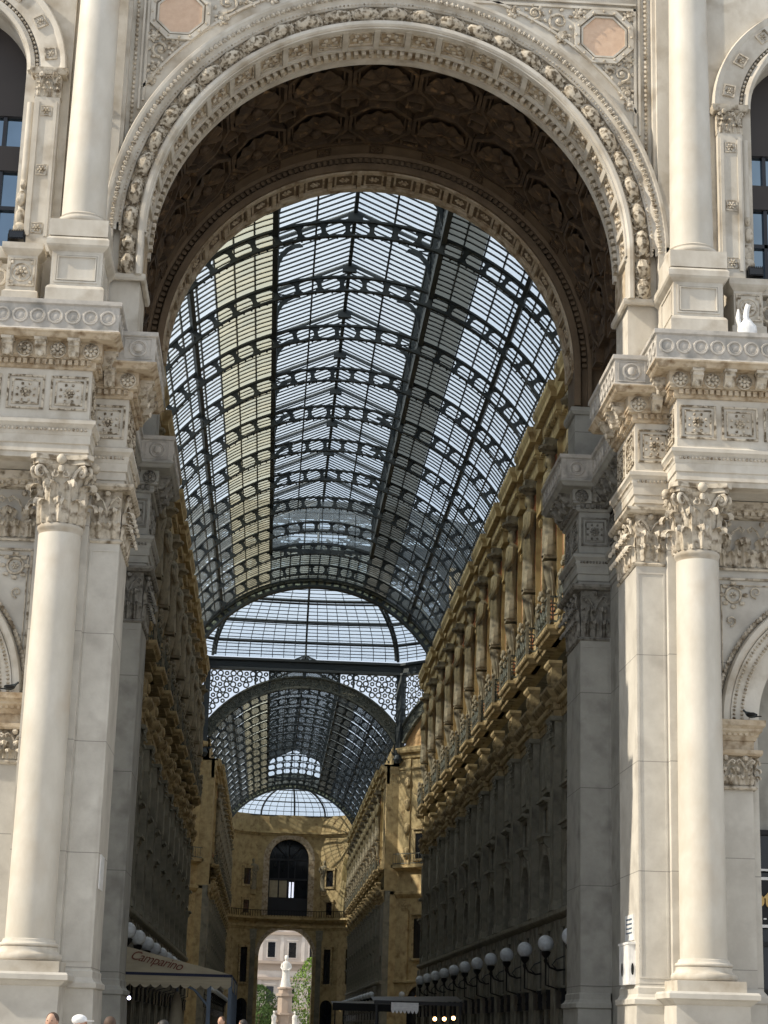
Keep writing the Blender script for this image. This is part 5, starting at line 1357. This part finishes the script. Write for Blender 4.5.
# ------------------------------------------------------------------ cafe awning on the left
t = thing('cafe_awning', 'cream cafe awning with scalloped valance and script lettering at the left', 'awning', (-6.3, 20, 0))
xa, xb, ya_, yb_ = -8.6, -3.9, 20.0, 33.0
b = B(); b.add([(xa, ya_, 4.45), (xb, ya_, 3.36), (xa, ya_, 3.30)], [(0, 1, 2)]); b.add([(xa, yb_, 4.45), (xb, yb_, 3.36), (xa, yb_, 3.30)], [(0, 1, 2)])
b.add([(xa, ya_, 4.45), (xb, ya_, 3.36), (xb, yb_, 3.36), (xa, yb_, 4.45)], [(0, 1, 2, 3)]); b.build('canopy', 'cream', t)
b = B(); b.box(xa, xb + .03, ya_ - .03, ya_, 3.26, 3.36); b.box(xb, xb + .03, ya_ - .03, yb_, 3.26, 3.36); b.build('piping', 'navy', t)
b = B()
def valance(q, L, step=.34):
    n = int(L / step); pts = [(0, 0)]
    for i in range(n):
        for k in range(6):
            u = (i + k / 6) / n * L; pts.append((u, -.30 - .13 * abs(sin(pi * (k / 6)))))
    pts += [(L, -.30), (L, 0)]
    q.prism(pts, 0, .015)
b.m = Matrix.Translation((xa, ya_ - .02, 3.26)); valance(b, xb - xa); b.m = Matrix.Translation((xb + .02, ya_, 3.26)) @ Matrix.Rotation(pi / 2, 4, 'Z'); valance(b, yb_ - ya_); b.m = None
b.build('valance', 'cream', t)
text('script_lettering', 'Camparino', 'script', .46, Matrix.Translation((-7.6, ya_ - .03, 3.83)) @ Matrix.Rotation(0.2, 4, 'Y') @ FRONT, t, .005, .45, .92)
b = B()
for x, y in ((xb, ya_), (xb - 0.75, ya_), (xb, yb_), (xb, (ya_ + yb_) / 2)): b.box(x - .09, x + .05, y, y + .12, 0, 3.3)
b.tube([(xb - .75, ya_ + .05, 2.2), (xb - 1.3, ya_ + .05, 2.8), (xb - 2.0, ya_ + .05, 3.1)], .05, 5); b.tube([(xb - 4.2, ya_ + .05, 2.9), (xb - 3.6, ya_ + .05, 3.1), (xb - 2.0, ya_ + .05, 3.15)], .05, 5)
b.build('frame', 'bluepaint', t)
t = thing('parasol', 'folded grey canvas parasol standing under the cream awning', 'parasol', (-5.9, 22, 0))
b = B(); b.lathe([(.05, 2.75), (.16, 2.5), (.3, 1.6), (.36, .9), (.2, .8)], (-5.9, 22, 0), 14); b.build('canopy', 'cream', t, True)
b = B(); b.lathe([(.04, 0.06), (.04, 2.9)], (-5.9, 22, 0), 8); b.lathe([(.3, 0), (.3, .07)], (-5.9, 22, 0), 16); b.build('pole', 'bluepaint', t)
for k, (x, z, y, mt_n, lab) in enumerate(((-7.8, 2.5, 24, 'bulbcold', 'violet white bulb glowing under the left end of the awning'), (-6.15, 2.08, 24, 'bulb', 'small warm bulb glowing under the middle of the awning'), (-6.1, 1.93, 24, 'bulb', 'small warm bulb glowing lowest under the awning'), (-5.84, 2.02, 24, 'bulb', 'small warm bulb glowing right of two others under the awning'),
        (3.84, 2.05, 24, 'bulb', 'leftmost of three warm bulbs low inside the gallery'), (4.2, 2.06, 24, 'bulb', 'middle of three warm bulbs low inside the gallery'), (4.55, 2.1, 24, 'bulb', 'rightmost of three warm bulbs low inside the gallery'))):
    t = thing('pendant_bulb', lab, 'light bulb', (x, y, z))
    r = .07 if k == 0 else (.04 if k < 4 else .075)
    b = B(); b.ell((x, y, z), (r, r, r), 10, 7); b.build('bulb', mt_n, t, True)
    top = 3.2 if k < 4 else 2.62
    b = B(); b.tube([(x, y, z + r), (x, y, top)], .008, 4); b.lathe([(.03, z + r - .01), (.03, z + r + .05)], (x, y, 0), 8); b.build('cord', 'black', t)
# dark kiosk canopy holding the right bulbs, with small scalloped white valance
t = thing('kiosk_awning', 'low dark cafe canopy with a short white scalloped valance inside the gallery', 'awning', (3.8, 24, 0))
b = B(); b.add([(1.5, 23.9, 2.62), (4.9, 23.9, 2.72), (4.9, 26.5, 2.95), (1.5, 26.5, 2.85)], [(0, 1, 2, 3)]); b.box(1.5, 4.9, 23.9, 23.95, 2.55, 2.68); b.build('canopy', 'black', t)
b = B(); b.m = Matrix.Translation((2.15, 23.86, 2.62)) @ Matrix.Scale(.95, 4); valance(b, 1.1, .155); b.m = None; b.build('valance', 'white', t)
b = B()
for x in (1.6, 4.8): b.box(x - .04, x + .04, 24, 24.08, 0, 2.55)
b.build('post', 'black', t)
# long dark canopies along the far gallery right wall
t = thing('cafe_canopy', 'long dark canopy stretching along the gallery floor below the dome', 'canopy', (6.5, 95, 0))
b = B(); b.add([(2.4, 95, 3.25), (12.5, 95, 3.45), (12.5, 99, 3.9), (2.4, 99, 3.6)], [(0, 1, 2, 3)]); b.box(2.4, 12.5, 94.9, 95, 2.9, 3.45); b.build('canopy', 'black', t)
b = B()
for x in (2.6, 5.8, 9.0, 12.2): b.box(x - .05, x + .05, 95, 95.1, 0, 3.2)
b.build('post', 'black', t)

# notice and box on the right jamb
t = thing('wall_notice', 'small white paper notice fixed to the right pilaster jamb', 'notice', (7.2, 2.0, 4.3))
b = B(); b.box(7.17, 7.2, 1.35, 2.55, 4.12, 4.80); b.build('sheet', 'white', t)
b = B()
for k in range(4): b.box(7.16, 7.17, 1.55, 2.35, 4.66 - k * .12, 4.70 - k * .12)
b.build('print', 'bluepaint', t)
t = thing('wall_box', 'white metal box with a dark oval slot on the right pilaster jamb', 'box', (7.2, 2.0, 3.0))
b = B(); b.box(7.02, 7.2, 1.25, 2.65, 2.95, 4.02); b.box(7.0, 7.2, 1.2, 2.7, 4.0, 4.06); b.build('body', 'white', t)
b = B(); b.ell((7.01, 2.2, 3.35), (.015, .10, .18), 12, 8); b.ell((7.12, 1.24, 3.35), (.04, .015, .16), 10, 6); b.build('slot', 'black', t)
t = thing('wall_notice', 'narrow pale sign on the jamb of the left pilaster', 'notice', (-7.2, 1.6, 5.2))
b = B(); b.box(-7.2, -7.17, 1.1, 2.2, 5.0, 5.9); b.build('sheet', 'white', t)

# floodlights on the window ledges
for s, x in ((-1, -10.62), (1, 10.62)):
    t = thing('floodlight', 'black floodlight on the ledge below the upper %s window' % SIDE[s], 'floodlight', (x, .1, 22.82))
    b = B(); b.box(x - .22, x + .22, -.12, .18, 22.92, 23.16)
    for k in range(8): b.box(x - .2 + k * .055, x - .18 + k * .055, -.1, .2, 23.16, 23.22)
    b.build('housing', 'black', t)
    b = B(); b.box(x - .25, x - .22, -.02, .06, 22.82, 23.1); b.box(x + .22, x + .25, -.02, .06, 22.82, 23.1); b.box(x - .25, x + .25, -.02, .06, 22.80, 22.84); b.build('bracket', 'black', t)
    b = B(); b.box(x - .19, x + .19, -.14, -.12, 22.95, 23.13); b.build('lens', 'wglass', t)
# white bird-like figure with a curved neck standing on the right parapet
t = thing('bird_figure', 'white long-necked object standing on the right parapet beside the pedestal', 'ornament', (10.1, -.95, 20.68))
b = B(); cx0, cy0 = 10.1, -.95
b.loft([[(cx0 + cos(a_) * r * 1.1, cy0 + sin(a_) * r * .8, z) for a_ in [2 * pi * k / 14 for k in range(14)]] for z, r in ((20.68, .13), (20.72, .22), (20.86, .26), (21.0, .24), (21.12, .15), (21.2, .1))])
b.tube([(cx0, cy0, 21.1), (cx0 - .03, cy0, 21.3), (cx0, cy0, 21.5), (cx0 + .04, cy0, 21.62), (cx0 + .10, cy0, 21.60)], [.11, .085, .075, .085, .05], 8)
b.build('body', 'white', t, True)
b = B(); b.tube([(cx0 - .2, cy0, 20.95), (cx0 - .26, cy0, 21.25), (cx0 - .24, cy0, 21.5)], [.06, .07, .03], 6); b.build('wing_tip', 'white', t, True)

# pigeons
def pigeon(x, y, z, rz, label):
    t = thing('pigeon', label, 'bird', (x, y, z)); mm = Matrix.Translation((x, y, z)) @ Matrix.Rotation(rz, 4, 'Z')
    b = B(1, mm)
    rows = []
    for xx, zz, r in ((-.22, .09, .02), (-.16, .10, .045), (-.08, .12, .075), (0, .14, .085), (.07, .17, .07), (.11, .22, .045), (.135, .26, .042), (.165, .27, .03), (.18, .265, .008)):
        rows.append([(xx, cos(a_) * r * .9, zz + sin(a_) * r) for a_ in [2 * pi * k / 10 for k in range(10)]])
    b.loft(rows); b.build('body', 'iron', t, True)
    b = B(1, mm); b.box(-.34, -.18, -.05, .05, .07, .09)
    for sd in (-1, 1): b.ell((-.08, sd * .075, .14), (.14, .02, .055), 8, 5)
    b.build('wing', 'black', t, True)
    b = B(1, mm)
    for sd in (-1, 1): b.tube([(0, sd * .03, .07), (.01, sd * .03, 0.0), (.05, sd * .03, 0.0)], .008, 4)
    b.tube([(.175, 0, .262), (.21, 0, .25)], .008, 4); b.build('leg', 'pinkband', t)
pigeon(-9.85, .85, 10.12, 0.2, 'dark pigeon perched on the left arcade impost')
pigeon(10.35, .85, 10.12, 2.6, 'dark pigeon perched on the right arcade impost')

# ------------------------------------------------------------------ people whose heads show at the bottom edge
def person(x, y, H, rz, top, trouser, hair, cap, label):
    t = thing('person', label, 'person', (x, y, 0))
    k = H / 1.75
    V = dict(pel=(0, 0, .95), sp=(0, 0, 1.15), ch=(0, 0, 1.36), nk=(0, 0, 1.50), hd=(0, .01, 1.58), tp=(0, .01, 1.70))
    for sd, n in ((-1, 'l'), (1, 'r')):
        V['hip' + n] = (sd * .1, 0, .9); V['kn' + n] = (sd * .11, .02, .5); V['an' + n] = (sd * .11, 0, .09); V['to' + n] = (sd * .12, .16, .04)
        V['sh' + n] = (sd * .19, 0, 1.42); V['el' + n] = (sd * .25, -.02, 1.14); V['wr' + n] = (sd * .26, .08, .90); V['ha' + n] = (sd * .26, .11, .82)
        for f in range(4): V['f%d%s' % (f, n)] = (sd * (.235 + .016 * f), .14 + .004 * f, .73 + .01 * abs(f - 1.5))
        V['th' + n] = (sd * .22, .15, .80)
    E = [('pel', 'sp'), ('sp', 'ch'), ('ch', 'nk'), ('nk', 'hd'), ('hd', 'tp')]
    for n in 'lr': E += [('pel', 'hip' + n), ('hip' + n, 'kn' + n), ('kn' + n, 'an' + n), ('an' + n, 'to' + n), ('ch', 'sh' + n), ('sh' + n, 'el' + n), ('el' + n, 'wr' + n), ('wr' + n, 'ha' + n), ('ha' + n, 'th' + n)] + [('ha' + n, 'f%d%s' % (f, n)) for f in range(4)]
    R = dict(pel=.15, sp=.13, ch=.15, nk=.055, hd=.085, tp=.06)
    for n in 'lr': R.update({'hip' + n: .095, 'kn' + n: .06, 'an' + n: .045, 'to' + n: .035, 'sh' + n: .06, 'el' + n: .045, 'wr' + n: .03, 'ha' + n: .035, 'th' + n: .011, **{'f%d%s' % (f, n): .01 for f in range(4)}})
    ks = list(V); me = bpy.data.meshes.new('body'); me.from_pydata([tuple(c * k for c in V[q]) for q in ks], [(ks.index(a), ks.index(c)) for a, c in E], [])
    o = bpy.data.objects.new('body', me); C.objects.link(o); o.parent = t; me.materials.append(M['skin'])
    md = o.modifiers.new('skin', 'SKIN'); 
    sv = me.skin_vertices[0].data if me.skin_vertices else None
    if sv is None:
        bm_ = __import__('bmesh').new(); bm_.from_mesh(me); bm_.verts.layers.skin.verify(); bm_.to_mesh(me); bm_.free(); sv = me.skin_vertices[0].data
    for i, q in enumerate(ks): sv[i].radius = (R[q] * k, R[q] * k)
    sv[0].use_root = True
    md.use_smooth_shade = True; ss = o.modifiers.new('sub', 'SUBSURF'); ss.levels = 1; ss.render_levels = 2
    t.rotation_euler = (0, 0, rz)
    # clothes: shell lofts around body
    def cl(name, rows_, mat):
        b = B(); b.loft([[(cx + cos(a_) * rx, cy + sin(a_) * ry, z) for a_ in [2 * pi * i / 18 for i in range(18)]] for cx, cy, z, rx, ry in [(c[0] * k, c[1] * k, c[2] * k, c[3] * k, c[4] * k) for c in rows_]])
        b.build(name, mat, None, True).parent = t
    cl('shirt', [(0, 0, .88, .19, .15), (0, 0, 1.0, .18, .14), (0, 0, 1.15, .175, .14), (0, 0, 1.35, .21, .15), (0, 0, 1.44, .19, .12), (0, 0, 1.49, .09, .08)], top)
    for sd in (-1, 1):
        b = B(); b.tube([(sd * .17 * k, 0, 1.43 * k), (sd * .215 * k, -.01, 1.3 * k), (sd * .245 * k, -.02, 1.16 * k)], [.075 * k, .068 * k, .06 * k], 10); b.build('sleeve', top, None, True).parent = t
        cl('trouser_leg', [(sd * .1, 0, .93, .11, .12), (sd * .11, 0, .7, .09, .1), (sd * .11, .01, .45, .07, .08), (sd * .11, 0, .1, .065, .075)], trouser)
        b = B(); b.ell((sd * .115 * k, .07, .045), (.05, .14, .05), 10, 6); b.build('shoe', 'black', None, True).parent = t
    # head with face
    b = B(); b.ell((0, .01, 1.635 * k), (.077 * k, .092 * k, .115 * k), 18, 12); b.ell((0, .105 * k, 1.62 * k), (.014, .02, .022), 6, 4)
    for sd in (-1, 1): b.ell((sd * .078 * k, .0, 1.625 * k), (.012, .022, .032), 6, 5)
    b.build('head', 'skin', None, True).parent = t
    b = B()
    for sd in (-1, 1): b.ell((sd * .03 * k, .092 * k, 1.65 * k), (.012, .008, .006), 6, 4)
    b.ell((0, .094 * k, 1.575 * k), (.022, .006, .005), 6, 4); b.build('eyes_and_mouth', 'black', None).parent = t
    if cap:
        b = B(); b.ell((0, -.005, 1.69 * k), (.09 * k, .105 * k, .075 * k), 16, 8); b.lathe([(.0, 0), (.0, 0)], (0, 0, 0), 3, caps=False) if False else None
        b.loft([[(cos(a_) * .075 * k, .06 + sin(a_) * .13 * k, z) for a_ in [2 * pi * i / 14 for i in range(14)]] for z in (1.675 * k, 1.69 * k)]); b.build('cap', 'white', None, True).parent = t
    else:
        b = B(); b.ell((0, -.018, 1.665 * k), (.086 * k, .098 * k, .098 * k), 16, 10); b.build('hair', hair, None, True).parent = t
    return t
person(-5.35, -25, 1.69, 2.9, 'cloth_grey', 'denim', 'hairbrown', False, 'person with short brown hair and grey shirt in front of the left column pedestal')
person(-5.0, -25, 1.67, -1.5, 'cloth_blue', 'cloth_black', 'hairdark', True, 'person in a white baseball cap near the left pilaster')
person(-4.62, -25, 1.66, .3, 'cloth_red', 'denim', 'hairbrown', False, 'person with auburn hair in a red top near the left vestibule pier')
person(-4.15, -21, 1.645, .8, 'cloth_black', 'cloth_black', 'hairdark', False, 'dark-haired person in black beside the person in a red top')
person(-3.7, -2, 1.80, 2.6, 'cloth_grey', 'denim', 'hairbrown', False, 'person in a grey shirt walking below the cream awning')
person(-3.15, -4, 1.74, 1.0, 'cloth_white', 'cloth_grey', 'hairdark', False, 'person in a white shirt right of the awning corner')
person(2.4, 10, 1.78, 2.0, 'cloth_red', 'cloth_black', 'hairdark', False, 'person in a red top walking at the right inside the gallery')

# ------------------------------------------------------------------ outside, seen through the far portal
t = thing('monument', 'white marble monument with standing robed figure on a stepped pedestal beyond the portal', 'monument', (.45, 252, 0))
b = B(1, Matrix.Translation((.45, 252, 0)))
for w_, z0, z1 in ((3.2, 0, .5), (2.6, .5, 1.0), (1.5, 1.0, 3.4), (1.8, 3.4, 3.7), (1.2, 3.7, 6.2), (1.5, 6.2, 6.6), (1.1, 6.6, 7.2)):
    b.lathe([(w_, z0), (w_, z1)], (0, 0, 0), 8, a0=pi / 8, a1=pi / 8 + 2 * pi)
b.lathe([(1.1, 7.2), (1.25, 7.3), (1.25, 7.5), (.8, 7.6)], (0, 0, 0), 16)
b.build('pedestal', 'pinkband', t)
b = B(1, Matrix.Translation((.45, 252, 7.6)))
rows = []
for z, rx, ry in ((0, .75, .6), (.6, .68, .52), (1.4, .58, .45), (2.1, .55, .42), (2.8, .62, .42), (3.4, .66, .40), (3.75, .5, .32), (3.9, .2, .2), (4.0, .17, .18), (4.15, .25, .27), (4.35, .28, .30), (4.6, .25, .27), (4.78, .1, .12)):
    rows.append([(cos(2 * pi * k / 20) * rx * (1 + (.06 * cos(k * 3.1 + z) if z < 3.5 else 0)), sin(2 * pi * k / 20) * ry, z) for k in range(20)])
b.loft(rows)
for sd in (-1, 1): b.tube([(sd * .55, 0, 3.5), (sd * .72, -.1, 2.9), (sd * .4, -.42, 2.5), (sd * .1, -.45, 2.55)], [.2, .18, .14, .1], 8)
b.ell((0, .1, 4.5), (.3, .28, .34), 10, 7)
b.build('robed_figure', 'marble', t, True)
for i, (dx, dy) in enumerate(((-1.6, -1.6), (1.6, -1.6))):
    b = B(1, Matrix.Translation((.45 + dx, 252 + dy, 1.0)) @ Matrix.Scale(.62, 4)); b.loft(rows); b.ell((0, -.1, 4.4), (.3, .3, .32), 8, 6); b.build('attendant_figure', 'marble', t, True)
def tree(x, y, H, R, mat, seed, label):
    rnd = random.Random(seed); t = thing('tree', label, 'tree', (x, y, 0))
    b = B(1, Matrix.Translation((x, y, 0))); b.tube([(0, 0, 0), (.1, 0, H * .3), (0, .1, H * .6)], [.28, .22, .1], 8)
    for k in range(6):
        a_ = k * 1.05; b.tube([(.05, 0, H * (.25 + .05 * k)), (cos(a_) * R * .6, sin(a_) * R * .6, H * (.45 + .06 * k))], [.1, .04], 5)
    b.build('trunk', 'bark', t, True)
    b = B(1, Matrix.Translation((x, y, 0)))
    for k in range(2600):
        th = rnd.uniform(0, 2 * pi); u = rnd.random(); z = H * (.16 + .84 * u); rr = R * (sin(pi * min(1, .12 + u * .86)) ** .7) * (.45 + .6 * rnd.random() ** .5)
        rr *= 1 + .25 * sin(th * 3 + z * 1.3)
        c = Vector((cos(th) * rr, sin(th) * rr, z)); s_ = rnd.uniform(.12, .26)
        q = Euler((rnd.uniform(0, 6), rnd.uniform(0, 6), rnd.uniform(0, 6))).to_matrix()
        b.add([tuple(c + q @ Vector(p)) for p in ((-s_, 0, 0), (0, -s_ * .5, 0), (s_, 0, .05), (0, s_ * .5, 0))], [(0, 1, 2, 3)])
    b.build('foliage', mat, t)
tree(4.5, 255, 12.2, 3.1, 'leaf', 3, 'bright green sunlit tree right of the marble monument')
tree(-3.5, 253, 7.8, 2.7, 'leafdark', 5, 'dark green tree left of the marble monument')
tree(-2.4, 262, 5.0, 1.6, 'leafdark', 8, 'small dark shrub-like tree behind the left tree beyond the portal')
t = thing('apartment_building', 'pale neoclassical building with rows of windows beyond the monument', 'building', (0, 320, 0))
b = B(); b.box(-5.0, 30, 320, 335, 0, 26); b.box(-30, -5.0, 316, 335, 0, 10.5); b.build('wall', 'palebuild', t)
b = B()
for z, d in ((4.8, .3), (10.2, .5), (13.2, .9), (18.6, .6)): b.box(-5.4, 30.3, 320 - d, 320, z, z + .5)
b.box(-5.1, 30, 319.8, 320, 12.0, 13.2); b.build('cornice', 'pinkband', t)
for z0, z1 in ((1.2, 3.8), (6.0, 9.0), (10.9, 0), (14.4, 17.2), (20, 22.8)):
    if z1 == 0: continue
    for x in range(-2, 28, 4):
        xx = x + .2
        b = B(); b.box(xx - .95, xx + .95, 319.75, 320, z0 - .2, z1 + .3); b.box(xx - 1.1, xx + 1.1, 319.55, 320, z1 + .3, z1 + .5); wf = b.build('window', 'palebuild', t)
        b = B(); b.box(xx - .7, xx + .7, 319.70, 319.74, z0, z1); b.build('pane', 'wglass', wf)
b = B()
for x in range(-4, 29, 4):
    for z0, z1 in ((5.3, 10.2), (13.7, 18.6)): b.box(x - .35 + .2, x + .35 + .2, 319.7, 320, z0, z1)
b.build('pilaster', 'palebuild', t)
